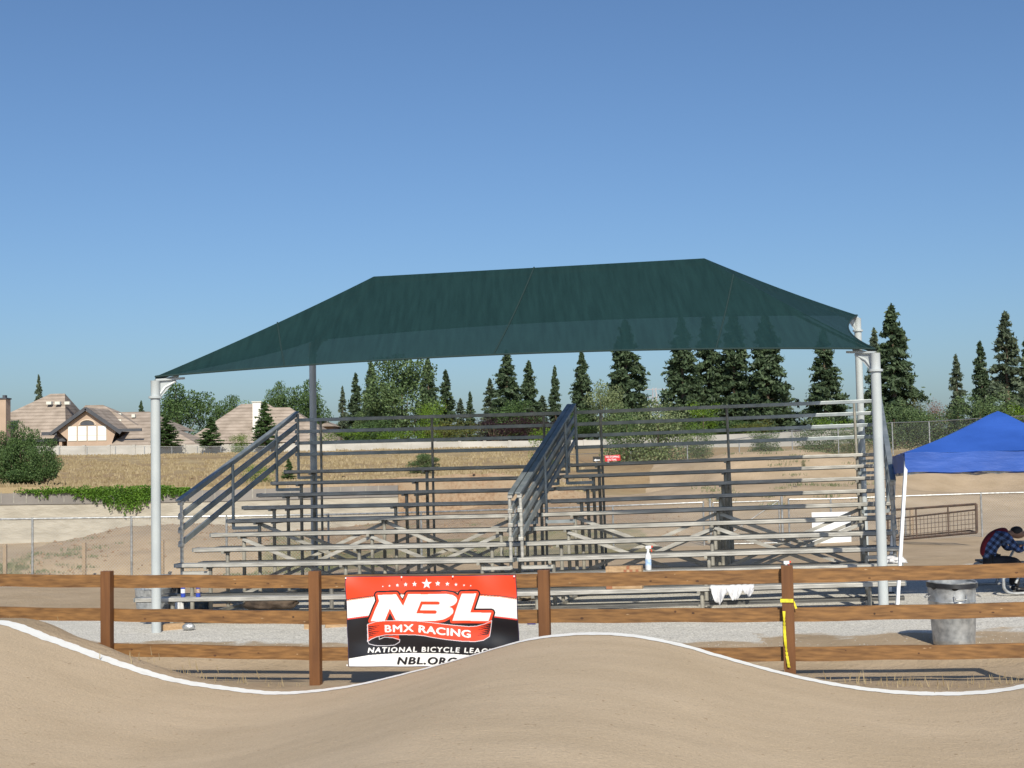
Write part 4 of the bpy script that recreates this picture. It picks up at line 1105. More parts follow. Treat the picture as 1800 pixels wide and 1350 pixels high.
# clods and stones on soil
def stones(name, spots, m, label, seed):
    rg_ = random.Random(seed); mb = MB()
    for x, y_, s in spots:
        g = groundz(x, y_); P = []
        for k in range(6):
            d = [(1, 0, 0), (-1, 0, 0), (0, 1, 0), (0, -1, 0), (0, 0, 1), (0, 0, -.6)][k]; r_ = s*rg_.uniform(.6, 1.2); P.append((x+d[0]*r_, y_+d[1]*r_, g+d[2]*r_*.7))
        mb.add(P, [(0, 2, 4), (2, 1, 4), (1, 3, 4), (3, 0, 4), (2, 0, 5), (1, 2, 5), (3, 1, 5), (0, 3, 5)])
    o = mb.build(name, m); tag(o, label, 'stones', kind='stuff'); return o
sp = []
for _ in range(2600):
    x = rg.uniform(-9, 9); t = rg.uniform(2.4, 6.0); p = FO+EX*x+EY*t; sp.append((p.x, p.y, rg.uniform(.004, .010)))
stones('gravel_stones', sp, mat('pale_gravel', (.42, .40, .37), (.62, .60, .56), 3, .9), 'pale crushed gravel stones scattered around the bleachers', 3)
sp = []
for _ in range(1500):
    p = FO+EX*rg.uniform(-8, 8)+EY*rg.uniform(-4.8, .9); sp.append((p.x, p.y, rg.uniform(.003, .008)+(.008 if rg.random() < .06 else 0)))
stones('dirt_clods', sp, mat('brown_clods', (.20, .14, .09), (.34, .26, .18), 3, .95), 'small dirt clods lying on the track and its shoulder', 5)
sp = []
for _ in range(2600):
    c0 = rg.choice([(mA.x+1, 40, 6, 4.5), (mB.x, 45, 9, 7)]); x_, y_ = c0[0]+rg.uniform(-1, 1)*c0[2], c0[1]+rg.uniform(-1, .8)*c0[3]
    if noise.noise(Vector((x_*.5, y_*.5, 7))) > -.05: sp.append((x_, y_, rg.uniform(.015, .06)+(.05 if rg.random() < .1 else 0)))
stones('soil_lumps', sp, mat('reddish_soil_lumps', (.22, .14, .08), (.34, .235, .15), 3, .95), 'reddish soil lumps on the dirt mounds behind the bleachers', 6)

# ------------------------------------------------------------------ pale boundary wall
pw = thing('boundary_wall', tuple(ground_at(400, 128)), 'long pale precast panel wall between dry field and houses', 'wall')
mb = MB(); pil = MB()
wpx = list(range(60, 1150, 44))
def wy(px): return 784-(px-120)*.0118 if px < 700 else 777.2-(px-700)*.011
prev = None
for px in wpx:
    t = at(px, wy(px), 128)
    if prev is not None:
        a, b = prev, t
        mb.add([(a.x, 127.9, 2.2), (b.x, 127.9, 2.2), (b.x, 127.9, b.z), (a.x, 127.9, a.z), (a.x, 128.1, 2.2), (b.x, 128.1, 2.2), (b.x, 128.1, b.z), (a.x, 128.1, a.z)], [(0, 1, 2, 3), (3, 2, 6, 7), (5, 4, 7, 6)])
    pil.box((t.x, 127.95, (t.z+2.2)/2+.05), (.30, .36, t.z-2.2)); prev = t
mb.build('panel', M['pale'], pw); pil.build('pilaster', M['pale'], pw)
pw2 = thing('boundary_wall', tuple(ground_at(1260, 112)), 'greyer stretch of block wall seen between the shrubs at right', 'wall')
mb = MB(); a, b = at(1060, 772, 122), at(1500, 755, 112)
mb.add([(a.x, a.y, 1), (b.x, b.y, 1), (b.x, b.y, b.z), (a.x, a.y, a.z), (a.x, a.y+.2, 1), (b.x, b.y+.2, 1), (b.x, b.y+.2, b.z), (a.x, a.y+.2, a.z)], [(0, 1, 2, 3), (3, 2, 6, 7), (5, 4, 7, 6)])
mb.build('panel', mat('grey_block', (.36, .35, .33), (.42, .41, .39), .6, .9), pw2)

# ------------------------------------------------------------------ houses
def hip(mb, x0, x1, y0, y1, ze, rx0, rx1, zr, ov=0):
    ym = (y0+y1)/2
    P = [(x0, y0, ze), (x1, y0, ze), (x1, y1, ze), (x0, y1, ze), (rx0, ym, zr), (rx1, ym, zr)]
    mb.add(P, [(0, 1, 5, 4), (1, 2, 5), (2, 3, 4, 5), (3, 0, 4), (3, 2, 1, 0)])
DH = 140.0
def hx(px, y_=780, D=DH): return at(px, y_, D).x
def hz(px, py, D=DH): return at(px, py, D).z
hs = thing('house', (hx(120), DH+5, 3.0), 'peach stucco house with tan tiled hip roof and a front gable', 'house')
rf = MB()
ze = hz(60, 772, DH)
zr = at(100, 692, DH+7).z
hip(rf, hx(-90), hx(116), DH, DH+14, ze, at(89, 692, DH+7).x, at(114, 692, DH+7).x, zr)
zr2 = at(170, 712, DH+8).z; ze2 = hz(200, 757, DH+3)
hip(rf, hx(90), hx(242), DH+3, DH+13, ze2, at(150, 712, DH+8).x, at(181, 712, DH+8).x, zr2)
zr3 = at(230, 724, DH+9).z
hip(rf, hx(180), hx(285), DH+3.2, DH+15, ze2+.02, at(200, 724, DH+9).x, at(262, 724, DH+9).x, zr3)
zr4 = at(247, 748, DH+4).z; ze4 = hz(250, 783, DH-1)
hip(rf, hx(192), hx(352), DH-1, DH+9, ze4, at(247, 748, DH+4).x, at(285, 741, DH+4).x, zr4+.2)
roof = rf.build('roof', M['tile'], hs)
wm = MB()
def wbox(mb, x0, x1, y0, y1, z0, z1): mb.box(((x0+x1)/2, (y0+y1)/2, (z0+z1)/2), (x1-x0, y1-y0, z1-z0))
wbox(wm, hx(-80), hx(108), DH+.6, DH+13, 2, ze-.03)
wbox(wm, hx(112), hx(238), DH+3.5, DH+12, 2, ze2-.03)
wbox(wm, hx(200), hx(345), DH, DH+8, 2, ze4-.03)
DG = DH-.6
gx0, gx1, ga = hx(95, 757, DG), hx(211, 757, DG), at(153, 721, DG); zg = at(150, 757, DG).z; zl = 2.5
gx0b, gx1b = hx(117, 780, DG), hx(197, 780, DG)
wm.add([(gx0+.4, DG, zg), (gx0+1.4, DG, zg-.9), (gx0b, DG, zl), (gx1b, DG, zl), (gx1b, DG, zg-1.3), (gx1-.4, DG, zg), (ga.x, DG, ga.z)], [(0, 1, 2, 3, 4, 5, 6)])
wbox(wm, gx0+1.5, gx1-1.3, DG+.003, DG+6, zl, zg-.05)
wm.build('wall', M['stucco'], hs)
# gable roof planes and dark fascia
gm_ = MB(); za = at(153, 716, DG).z
for s_, gx_ in ((0, gx0-.25), (1, gx1+.25)):
    gm_.add([(gx_, DG-.5, zg-.18), (ga.x, DG-.5, za), (ga.x, DG+9, za), (gx_, DG+9, zg-.18)], [(0, 1, 2, 3)])
gm_.build('gable_roof', M['tile'], hs)
tm_ = MB()
for gx_ in (gx0-.25, gx1+.25): tm_.bar((gx_, DG-.52, zg-.32), (ga.x, DG-.52, za-.14), .12, .36, up=(0, 0, 1))
tm_.bar((gx0-1.2, DG-.3, zg-.25), (gx0+.4, DG-.3, zg-.25), .2, .35); tm_.bar((gx1-.4, DG-.3, zg-.02), (gx1+2.4, DG-.3, zg-.02), .2, .3)
tm_.bar((hx(-90), DH-.05, ze-.14), (hx(116), DH-.05, ze-.14), .1, .3); tm_.bar((hx(230), DH-1.05, ze4-.1), (hx(352), DH-1.05, ze4-.1), .1, .2)
tm_.build('fascia', M['trim'], hs)
for k in range(4):
    x0 = at(120+k*17.3, 750, DG).x; x1 = at(120+k*17.3+15.3, 750, DG).x; z1 = at(150, 749, DG).z; z0 = at(150, 775, DG).z
    f_ = MB().box(((x0+x1)/2, DG-.04, (z0+z1)/2), (x1-x0, .06, z1-z0)).build('window', M['roofw'], hs)
    MB().box(((x0+x1)/2, DG-.075, (z0+z1)/2+.28), (x1-x0-.10, .012, (z1-z0)-.66)).box(((x0+x1)/2, DG-.075, z0+.28), (x1-x0-.10, .012, .42)).build('pane', mat('bright_window_blind', (.80, .83, .84), None, 1, .3), f_, off=tuple(hs.location))
am = MB(); ac = at(153.5, 747.5, DG-.03); am.add([(ac.x+1.5*math.cos(t)*.5, DG-.04, ac.z+.95*math.sin(t)*.5) for t in [math.pi*k/12 for k in range(13)]], [tuple(range(13))])
am.v = [(ac.x+(x-ac.x)*1.0, y_, z) for x, y_, z in am.v]; am.build('arched_window', M['trim'], hs)
at2 = MB(); at2.tube([(ac.x+.87*math.cos(t), DG-.05, ac.z+.58*math.sin(t)) for t in [math.pi*k/12 for k in range(13)]], .07, 6); at2.build('window_trim', mat('pale_trim', (.62, .52, .42), None), hs)
# porch on left
pm = MB(); wbox(pm, hx(10), hx(104), DH+.2, DH+.58, 2, ze-.3); pm.build('porch_shade_block', M['shadew'], hs)  # solid near-black block painted as the shade inside the porch
cm = MB(); wbox(cm, hx(104), hx(109), DH+.0, DH+.5, 2, ze-.3); cm.build('porch_column', M['stucco'], hs)
ch = MB(); c0 = at(7, 702, DH-1); wbox(ch, at(1, 700, DH-1).x, at(13.5, 700, DH-1).x, DH-1.5, DH-.2, 2, c0.z); ch.build('chimney', M['stucco'], hs)
cc = MB(); wbox(cc, at(0, 700, DH-1).x, at(14.8, 700, DH-1).x, DH-1.6, DH-.1, c0.z, c0.z+.15); wbox(cc, at(5, 700, DH-1).x, at(10, 700, DH-1).x, DH-1.1, DH-.6, c0.z+.152, c0.z+.45); cc.build('chimney_cap', M['trim'], hs)
vm = MB()
for px in (87, 102, 119): q = at(px, 708.5, DH+4.7); MB().box((q.x, q.y, q.z), (.55, .5, .32)).build('roof_vent', M['roofw'], hs)
for px, py, dd in ((211, 729, 7.0), (235, 731, 7.0), (211, 740, 5)): q = at(px, py, DH+dd); MB().box((q.x, q.y, q.z), (.38, .4, .35)).build('roof_vent', M['roofw'], hs)
h2 = thing('house', (at(430, 780, 146).x, 150, 3.0), 'low house with weathered brown tile roof and a white chimney', 'house')
D2 = 146.0; r2 = MB(); ze5 = at(400, 779, D2).z
hip(r2, at(318, 779, D2).x, at(566, 779, D2).x, D2, D2+16, ze5, at(424, 711, D2+8).x, at(470, 712, D2+8).x, at(440, 710, D2+8).z)
hip(r2, at(430, 779, D2).x, at(590, 779, D2).x, D2+1, D2+12, ze5-.05, at(478, 716, D2+6).x, at(508, 716, D2+6).x, at(490, 716, D2+6).z)
r2.build('roof', M['tile'], h2)
wm = MB(); wbox(wm, at(330, 779, D2).x, at(560, 779, D2).x, D2+1.6, D2+11, 2, ze5-.1); wm.build('wall', M['stucco'], h2)
cm = MB(); wbox(cm, at(444, 740, D2+2).x, at(458.5, 740, D2+2).x, D2+2, D2+3.2, ze5, at(450, 707, D2+2).z); cm.build('chimney', mat('white_chimney', (.74, .72, .68), None, 1, .9), h2)
cm = MB(); wbox(cm, at(442.5, 740, D2+2).x, at(460, 740, D2+2).x, D2+1.9, D2+3.3, at(450, 707, D2+2).z, at(450, 705.5, D2+2).z); cm.build('chimney_cap', M['roofw'], h2)
pch = MB()
for px, py in ((398, 735), (404, 735), (414, 735), (392, 745), (410, 744), (391, 741), (436, 716), (409, 738)):
    q = at(px, py, 0+D2+3.0+(745-py)*.12-.5)
h3 = thing('house', (at(560, 780, 170).x, 175, 3.0), 'distant low roof to the right of the rear left canopy post', 'house')
r3 = MB(); hip(r3, at(520, 748, 168).x, at(588, 748, 168).x, 168, 180, at(550, 750, 168).z, at(538, 735, 174).x, at(560, 735, 174).x, at(550, 735, 174).z); r3.build('roof', M['tile'], h3)
w3 = MB(); wbox(w3, at(524, 760, 168).x, at(584, 760, 168).x, 169, 179, 2, at(550, 750, 168).z-.05); w3.build('wall', M['stucco'], h3)

# pylon, far away
py_ = thing('pylon', tuple(Vector((at(1150, 700, 900).x, 900, 3))), 'faint steel lattice pylon far behind the conifers', 'pylon')
mb = MB(); tp = at(1150, 682, 900); bx = tp.x
for s_ in (-1, 1):
    for t_ in (-1, 1): mb.tube([(bx+s_*6, 900+t_*6, 0), (bx+s_*1.6, 900+t_*1.6, tp.z*.75), (bx+s_*1.0, 900+t_*1.0, tp.z)], .16, 4, False)
for k in range(9):
    z0, z1 = tp.z*k/9, tp.z*(k+1)/9; w0_, w1_ = 6-5*k/9, 6-5*(k+1)/9
    mb.tube([(bx-w0_, 894, z0), (bx+w1_, 894, z1)], .1, 4, False); mb.tube([(bx+w0_, 894, z0), (bx-w1_, 894, z1)], .1, 4, False)
for z_, w_ in ((.98, 8), (.86, 10), (.74, 8)): mb.tube([(bx-w_, 900, tp.z*z_), (bx+w_, 900, tp.z*z_)], .18, 4, False)
mb.build('lattice', mat('hazed_lattice', (.55, .50, .52), None, 1, .8), py_)  # pale colour stands in for the haze of distance

# ------------------------------------------------------------------ signs in the field
def text_mesh(s, w_, h_, m, parent, loc, ofs=.02):
    v, t = text_tris(s, ofs); mn, mx = v.min(0), v.max(0)
    V_ = [(loc[0]+(a-mn[0])/(mx[0]-mn[0])*w_-w_/2, loc[1], loc[2]+(b-mn[1])/(mx[1]-mn[1])*h_) for a, b in v]
    mb = MB(); mb.add(V_, t); return mb.build('lettering', m, parent)
Ds = 75.0
s0, s1 = at(1063, 801, Ds), at(1090.5, 809.5, Ds); sc_ = (s0+s1)/2; g = groundz(sc_.x, Ds)
sg = thing('sign', (sc_.x, Ds, g), 'small red no stopping sign on a white post in the dry grass', 'sign')
wS, hS = s1.x-s0.x, .34
MB().box((sc_.x, Ds, sc_.z), (wS, .02, hS), Matrix.Rotation(-.05, 3, 'Y')).build('sign_face', M['redsign'], sg)
MB().box((sc_.x-.25, Ds+.05, (g+sc_.z)/2), (.09, .06, sc_.z-g)).build('post', M['whiteplastic'], sg)
text_mesh('NO STOPPING', wS*.86, .11, M['whiteplastic'], sg, (sc_.x, Ds-.014, sc_.z+.02)); text_mesh('ON TRAIL', wS*.6, .11, M['whiteplastic'], sg, (sc_.x-.03, Ds-.014, sc_.z-.14))
s0, s1 = at(1042, 803, Ds), at(1056, 811, Ds); sc_ = (s0+s1)/2; g = groundz(sc_.x, Ds)
sg = thing('sign', (sc_.x, Ds, g), 'small black and white sign left of the red one', 'sign')
MB().box((sc_.x, Ds, sc_.z), (s1.x-s0.x, .02, .30)).build('sign_face', M['blacksign'], sg)
MB().box((sc_.x, Ds+.04, (g+sc_.z)/2), (.05, .05, sc_.z-g)).build('post', M['galv'], sg)
arr = MB(); x_, z_ = sc_.x, sc_.z-.06; arr.add([(x_-.18, Ds-.013, z_), (x_-.04, Ds-.013, z_+.08), (x_-.04, Ds-.013, z_+.03), (x_+.18, Ds-.013, z_+.03), (x_+.18, Ds-.013, z_-.03), (x_-.04, Ds-.013, z_-.03), (x_-.04, Ds-.013, z_-.08)], [(0, 1, 2, 3, 4, 5, 6)]); arr.build('arrow_mark', M['whiteplastic'], sg)

# ------------------------------------------------------------------ blue pop-up tent
FL = at(1590, 796, 18.0); RLc = at(1570, 803, 20.35); FR = Vector((7.72, 17.45, FL.z)); RRc = FR+(RLc-FL); pk = at(1754, 720, 18.9)
tent = thing('popup_tent', ((FL.x+RRc.x)/2, (FL.y+RRc.y)/2, .2), 'blue pop up canopy tent with white slanted legs at the right edge', 'tent')
corners = [FL, FR, RRc, RLc]; mids_n = 10
mb = MB()
for i in range(4):
    a, b = corners[i], corners[(i+1) % 4]
    rows_ = 10; vs_ = []
    for r_ in range(rows_+1):
        t = r_/rows_
        for c_ in range(mids_n+1):
            q = a.lerp(b, c_/mids_n).lerp(pk, t); q = q-Vector((0, 0, .045*math.sin(math.pi*t)*(1 if t < 1 else 0)))
            q.z += .018*noise.noise(q*2.5)*(1-t); 
            if t > .97: q.z -= .02
            vs_.append(q)
    fs = [(r_*(mids_n+1)+c_, r_*(mids_n+1)+c_+1, (r_+1)*(mids_n+1)+c_+1, (r_+1)*(mids_n+1)+c_) for r_ in range(rows_) for c_ in range(mids_n)]
    mb.add(vs_, fs)
mb.build('roof_fabric', M['tarp'], tent, smooth=True)
mb = MB()
for i in range(4):
    a, b = corners[i], corners[(i+1) % 4]; vs_ = []
    o_ = ((a+b)/2-(corners[0]+corners[2])/2); o_.z = 0; o_.normalize()
    for c_ in range(21):
        q = a.lerp(b, c_/20)
        for k, dz in enumerate((0, -.13, -.27)): vs_.append(q+o_*(.012+.01*math.sin(c_*1.7+k*2))+Vector((0, 0, dz+.008*math.sin(c_*.9))))
    mb.add(vs_, [(c_*3+k, c_*3+k+1, (c_+1)*3+k+1, (c_+1)*3+k) for c_ in range(20) for k in range(2)])
mb.build('valance', M['tarp'], tent, smooth=True)
lm = None
cc_ = (corners[0]+corners[2])/2
for q in corners:
    d = q-cc_; d.z = 0; d = d.normalized(); ft = q+d*.16; gz = groundz(ft.x, ft.y)
    if q is FL: ft = at(1576, 1074, 18.0-.12); gz = groundz(ft.x, ft.y)
    mb = MB(); tt = q-Vector((0, 0, .06))-d*.03; mb.bar((ft.x, ft.y, gz), tt, .042, .042, up=(0, 1, 0)); lg = mb.build('leg', M['whiteplastic'], tent)
    MB().box((ft.x, ft.y, gz+.01), (.11, .11, .02)).build('foot', M['black'], lg, off=tuple(tent.location))
    kk = tt.lerp(Vector((ft.x, ft.y, gz)), .72); MB().box(tuple(kk), (.06, .06, .05)).build('slider', M['black'], lg, off=tuple(tent.location))
mb = MB()
for i in range(4):
    a, b = corners[i].lerp(cc_, .035), corners[(i+1) % 4].lerp(cc_, .035)
    for k in range(2):
        p0, p1 = a.lerp(b, k/2), a.lerp(b, (k+1)/2); mb.bar(p0-Vector((0, 0, .12)), p1-Vector((0, 0, .29)), .02, .03); mb.bar(p0-Vector((0, 0, .29)), p1-Vector((0, 0, .12)), .02, .03)
mb.build('truss', M['galv'], tent)

# ------------------------------------------------------------------ galvanised cans
def can(c0, rb, rt_, h_, label, crumple=0, bag=False):
    root = thing('trash_can', tuple(c0), label, 'trash can'); x, y_, z = c0; mb = MB()
    n_ = 72; profl = [(rb*.97, 0), (rb, .01), (rb*1.0, .04), (rb*1.012, .055), (rb, .07), (rb+(rt_-rb)*.4, h_*.4), (rb+(rt_-rb)*.66, h_*.66), (rb+(rt_-rb)*.68+.006, h_*.68), (rb+(rt_-rb)*.70, h_*.70), (rb+(rt_-rb)*.93, h_*.93), (rt_*.99, h_*.97)]
    vs_ = []; fs = []
    for j, (r_, zz) in enumerate(profl):
        for k in range(n_):
            a = 2*math.pi*k/n_; rr = r_
            if .07 < zz < h_*.64: rr += .004*(1 if (k % 3 == 0) else -.2)
            if crumple and zz > h_*.5: rr += crumple*noise.noise(Vector((math.cos(a)*2, math.sin(a)*2, zz*3)))
            vs_.append((x+rr*math.cos(a), y_+rr*math.sin(a), z+zz))
    # inner wall
    m0 = len(profl)
    for (r_, zz) in ((rt_*.96, h_*.97), (rb*.95, .03)):
        for k in range(n_): a = 2*math.pi*k/n_; vs_.append((x+r_*math.cos(a), y_+r_*math.sin(a), z+zz))
    for j in range(m0+1):
        for k in range(n_): fs.append((j*n_+k, j*n_+(k+1) % n_, (j+1)*n_+(k+1) % n_, (j+1)*n_+k))
    fs.append(tuple((m0+1)*n_+k for k in range(n_)))
    mb.add(vs_, fs); mb.build('body', M['galv'], root, smooth=True)
    rm = MB(); rm.tube([(x+rt_*math.cos(2*math.pi*k/36), y_+rt_*math.sin(2*math.pi*k/36), z+h_*.975+crumple*.4*math.sin(k*.7)) for k in range(37)], .011, 6); rm.build('rim', M['galv'], root, smooth=True)
    for s_ in (-1, 1):
        hm = MB(); hm.tube([(x+s_*(rt_+.0), y_-.05, z+h_*.78), (x+s_*(rt_+.04), y_-.05, z+h_*.74), (x+s_*(rt_+.04), y_+.05, z+h_*.74), (x+s_*(rt_), y_+.05, z+h_*.78)], .007, 6); hm.build('handle', M['galv'], root)
    hm = MB(); hm.tube([(x-.07, y_-rt_-.0, z+h_*.80), (x-.06, y_-rt_-.035, z+h_*.74), (x+.06, y_-rt_-.035, z+h_*.74), (x+.07, y_-rt_, z+h_*.80)], .008, 6); hm.build('handle', M['galv'], root)
    if bag:
        bg_ = MB(); vs_ = []; N = 48
        for j, (dr, zz) in enumerate(((-.06, .60), (-.03, .78), (-.005, .90), (.012, .97), (.016, .90))):
            for k in range(N):
                a = 2*math.pi*k/N; nn = noise.noise(Vector((math.cos(a)*3, math.sin(a)*3, j*.8)))
                fl = .26*max(0, noise.noise(Vector((math.cos(a)*1.6+3, math.sin(a)*1.6, 0)))) if j == 4 else 0
                vs_.append((x+(rt_+dr+.008*nn)*math.cos(a), y_+(rt_+dr+.008*nn)*math.sin(a), z+h_*(zz-fl*2.0)+.008*nn))
        bg_.add(vs_, [(j*N+k, j*N+(k+1) % N, (j+1)*N+(k+1) % N, (j+1)*N+k) for j in range(4) for k in range(N)])
        b_ = tag(bg_.build('trash_bag', M['black'], smooth=True, off=tuple(c0)), 'black plastic liner bag hanging over the rim of the dented can', 'trash bag')
    return root
cp_ = at(1677, 1128, 15.3); gz = groundz(cp_.x, 15.3)
can(Vector((cp_.x, 15.3, gz)), .235, .272, .735, 'dented galvanised trash can standing behind the fence at right', .02, True)
cq = at(270, 1070, 21.0); can(Vector((cq.x, 21.0, groundz(cq.x, 21.0))), .26, .30, .62, 'galvanised trash can behind the front left canopy post')
lid = MB(); q = at(215, 1100, 20); 
# bags and clutter beneath the left bleacher
def lump(name, c0, r3, m, label, cat, seed, amp=.25):
    bmm = bmesh.new(); bmesh.ops.create_icosphere(bmm, subdivisions=4, radius=1)
    for v in bmm.verts:
        k = 1+amp*noise.noise(v.co*1.7+Vector((seed, 0, 0)))+amp*.5*noise.noise(v.co*4.5+Vector((seed, 5, 0)))+amp*.25*abs(noise.noise(v.co*9))
        v.co = Vector((v.co.x*r3[0]*k, v.co.y*r3[1]*k, max(v.co.z, -.75)*r3[2]*k))
    me_ = bpy.data.meshes.new(name); bmm.to_mesh(me_); bmm.free(); me_.materials.append(m); me_.polygons.foreach_set('use_smooth', [True]*len(me_.polygons))
    o = bpy.data.objects.new(name, me_); col.objects.link(o); o.location = c0; tag(o, label, cat); return o
def gl(px, D, dz=0): q = at(px, 1000, D); return Vector((q.x, q.y, groundz(q.x, q.y)+dz))
lump('trash_bag', gl(302, 21.2, .22), (.20, .18, .30), M['black'], 'black trash bag slumped under the left end of the bleacher', 'trash bag', 1)
lump('plastic_bag', gl(312, 20.4, .17), (.09, .08, .22), M['cloth'], 'white plastic bag standing under the first bleacher row', 'bag', 2)
lump('trash_bag', gl(345, 20.9, .15), (.22, .18, .18), mat('blue_black_plastic', (.02, .04, .07), (.05, .08, .12), 8, .25), 'blue black plastic bag lying beneath the left bleacher seats', 'trash bag', 3)
lump('rolled_tarp', gl(475, 21.2, .12), (.40, .16, .13), mat('dark_brown_tarp', (.035, .025, .02), (.10, .07, .05), 5, .8), 'dark rolled tarp on the gravel beneath the left bleacher', 'tarp', 4)
lump('plastic_bottle', gl(331, 19.0, .05), (.09, .05, .055), M['galv'], 'crumpled silvery bottle on the gravel by the front left leg', 'bottle', 5, .1)
lump('rock', gl(925, 21.6, .1), (.16, .14, .12), mat('tan_rock', (.38, .31, .22), None), 'tan rock under the bleachers at the section joint', 'rock', 6)
lump('cardboard_pile', gl(1035, 22.2, .1), (.26, .2, .12), mat('brown_cardboard', (.28, .19, .12), (.36, .26, .17), 4), 'crushed brown cardboard under the right bleacher', 'cardboard', 8, .4)
# timber blocks under legs
for (px, D, L_, a_, lab) in ((303, 19.2, .34, .5, 'timber block under the front left bleacher leg'), (547, 18.9, .20, 0, 'small timber pad under the middle leg of the left bleacher'), (1229, 18.2, .28, 0, 'small timber pad under the middle leg of the right bleacher'), (590, 19.0, .32, .2, 'loose timber offcut on the gravel left of the banner')):
    q = gl(px, D, .04); o = MB().box((0, 0, 0), (L_, .14, .085), Matrix.Rotation(a_, 3, 'Z')).build('timber_block', M['rawwood'], bevel=.004); o.location = q; tag(o, lab, 'timber block', 'timber blocks on the gravel')

# ------------------------------------------------------------------ small things on the seats
def seat_pt(root, row, u, v=.12): return onb(root, u, (row-1)*TREAD+v, .435+(row-1)*RISE+.003)
def u_for(root, row, px, L=6):
    best = min((abs((lambda w_: 900+F*((w_-EYE).dot(RT))/((w_-EYE).dot(FW)))(seat_pt(root, row, k*.01)) - px), k*.01) for k in range(0, int(L*100))); return best[1]
def spray_bottle(p, label, grip=M['redplastic']):
    root = thing('spray_bottle', tuple(p), label, 'spray bottle', 'spray bottles on the right bleacher'); root.scale = (1.1, 1.1, 1.25)
    x, y_, z = p
    MB().lathe(p, [(0, 0), (.036, 0), (.042, .008), (.042, .14), (.038, .175), (.020, .205), (.014, .225)], 18).build('bottle_body', M['whiteplastic'], root, smooth=True)
    MB().lathe(p, [(.043, .06), (.043, .13)], 18).build('bottle_label', mat('pale_blue_label', (.25, .42, .75), (.55, .68, .85), 30, .4), root, smooth=True)
    MB().lathe(p, [(.018, .222), (.019, .245), (.013, .25)], 14).box((x+.005, y_, z+.272), (.075, .026, .034)).build('spray_head', M['whiteplastic'], root, smooth=False)
    MB().box((x+.052, y_, z+.278), (.026, .022, .022)).bar((x+.032, y_, z+.26), (x+.052, y_, z+.215), .014, .012).build('trigger', grip, root)
u1 = u_for(br, 2, 1140); spray_bottle(seat_pt(br, 2, u1), 'white spray bottle with red trigger standing on the second row')
u1 = u_for(br, 1, 1380); spray_bottle(seat_pt(br, 1, u1)+Vector((0, 0, .15)) if False else seat_pt(br, 2, u_for(br, 2, 1381), .2)-Vector((0, 0, .29)), 'white spray bottle whose red top shows above a fence post')
for px, lab, w2 in ((323, 'blue and white aerosol can on the first row of the left bleacher, left one', 1), (349, 'dark blue aerosol can on the first row of the left bleacher, right one', 0)):
    p = seat_pt(bl, 1, u_for(bl, 1, px), .1); root = thing('spray_can', tuple(p), lab, 'spray can', 'aerosol cans on the left bleacher')
    MB().lathe(p, [(0, 0), (.033, 0), (.034, .01), (.034, .055), (.034, .056)], 18).build('can_base', M['blueplastic'], root, smooth=True)
    MB().lathe(p, [(.034, .058), (.034, .12)], 18).build('can_label', M['whiteplastic'] if w2 else mat('orange_label', (.30, .14, .06), (.5, .45, .4), 40, .4), root, smooth=True)
    MB().lathe(p, [(.034, .122), (.034, .155), (.026, .172), (.024, .20), (0, .202)], 18).build('can_top', M['blueplastic'], root, smooth=True)
p = gl(932, 18.6); root = thing('drink_can', tuple(p), 'blue can lying on the gravel below the joint of the bleachers', 'can')
MB().tube([p+Vector((-.05, 0, .035)), p+Vector((.06, -.02, .035))], .033, 14).build('can_body', M['blueplastic'], root, smooth=True)
# patterned wood box on the first two rows
p = seat_pt(br, 1, u_for(br, 1, 1099), .13); root = thing('wooden_crate', tuple(p), 'small block of stacked wooden slats on the right bleacher', 'crate')
wcr = M['rawwood']; mm_ = mat('reddish_slat_end', (.30, .12, .06), (.36, .16, .08), 5, .8)
mb = MB(); mb2 = MB(); rr_ = random.Random(2)
Rb = br.matrix_world.to_3x3()
for j in range(7):
    for k in range(12):
        c_ = p+Rb @ Vector((-.24+k*.0435, 0, .024+j*.046)); (mb if rr_.random() < .88 else mb2).box(tuple(c_), (.0425, .16, .045), Rb)
mb.build('slat', wcr, root); mb2.build('dark_slat', mm_, root)
# cloths
def cloth_strip(name, root, row, px0, px1, lens, label, cat, seed):
    u0, u1_ = u_for(root, row, px0), u_for(root, row, px1); nx = 46; ny = 18; vs_ = []
    zs = .435+(row-1)*RISE+.006
    for i in range(nx+1):
        t = i/nx; u = u0+(u1_-u0)*t; drop = lens(t); ruf = noise.noise(Vector((t*9+seed, 0, 0)))
        for j in range(ny+1):
            s = j/ny
            if s < .35: v = .10-.104*(s/.35); z = zs+.018*abs(noise.noise(Vector((t*7, s*4, seed))))+.004; vv = v+.0
            else:
                k = (s-.35)/.65; vv = -.022-.05*k*(.5+ruf)-.022*math.sin(t*47+k*3)*(.3+k); z = zs-drop*k
            q = onb(root, u+.02*noise.noise(Vector((t*5, s*3, seed+4)))*(s), (row-1)*TREAD+vv, z); vs_.append(q)
    o = MB().add(vs_, [(i*(ny+1)+j, (i+1)*(ny+1)+j, (i+1)*(ny+1)+j+1, i*(ny+1)+j+1) for i in range(nx) for j in range(ny)])
    off = tuple(vs_[0]); ob = o.build(name, M['cloth'], smooth=True, off=off); s_ = ob.modifiers.new('t', 'SOLIDIFY'); s_.thickness = .004
    tag(ob, label, cat)
def lenf(t):
    k = 0.02
    for c_, w_, d in ((.19, .17, .25), (.33, .09, .12), (.56, .19, .20), (.66, .12, .13), (.88, .14, .15)):
        k = max(k, d*max(0, 1-abs((t-c_)/w_)**1.7)**.7*(1+.22*noise.noise(Vector((t*21, 1, 4)))))
    return k
cloth_strip('shirt', br, 1, 1250, 1326, lenf, 'white shirt draped over the lowest seat of the right bleacher', 'shirt', 3)
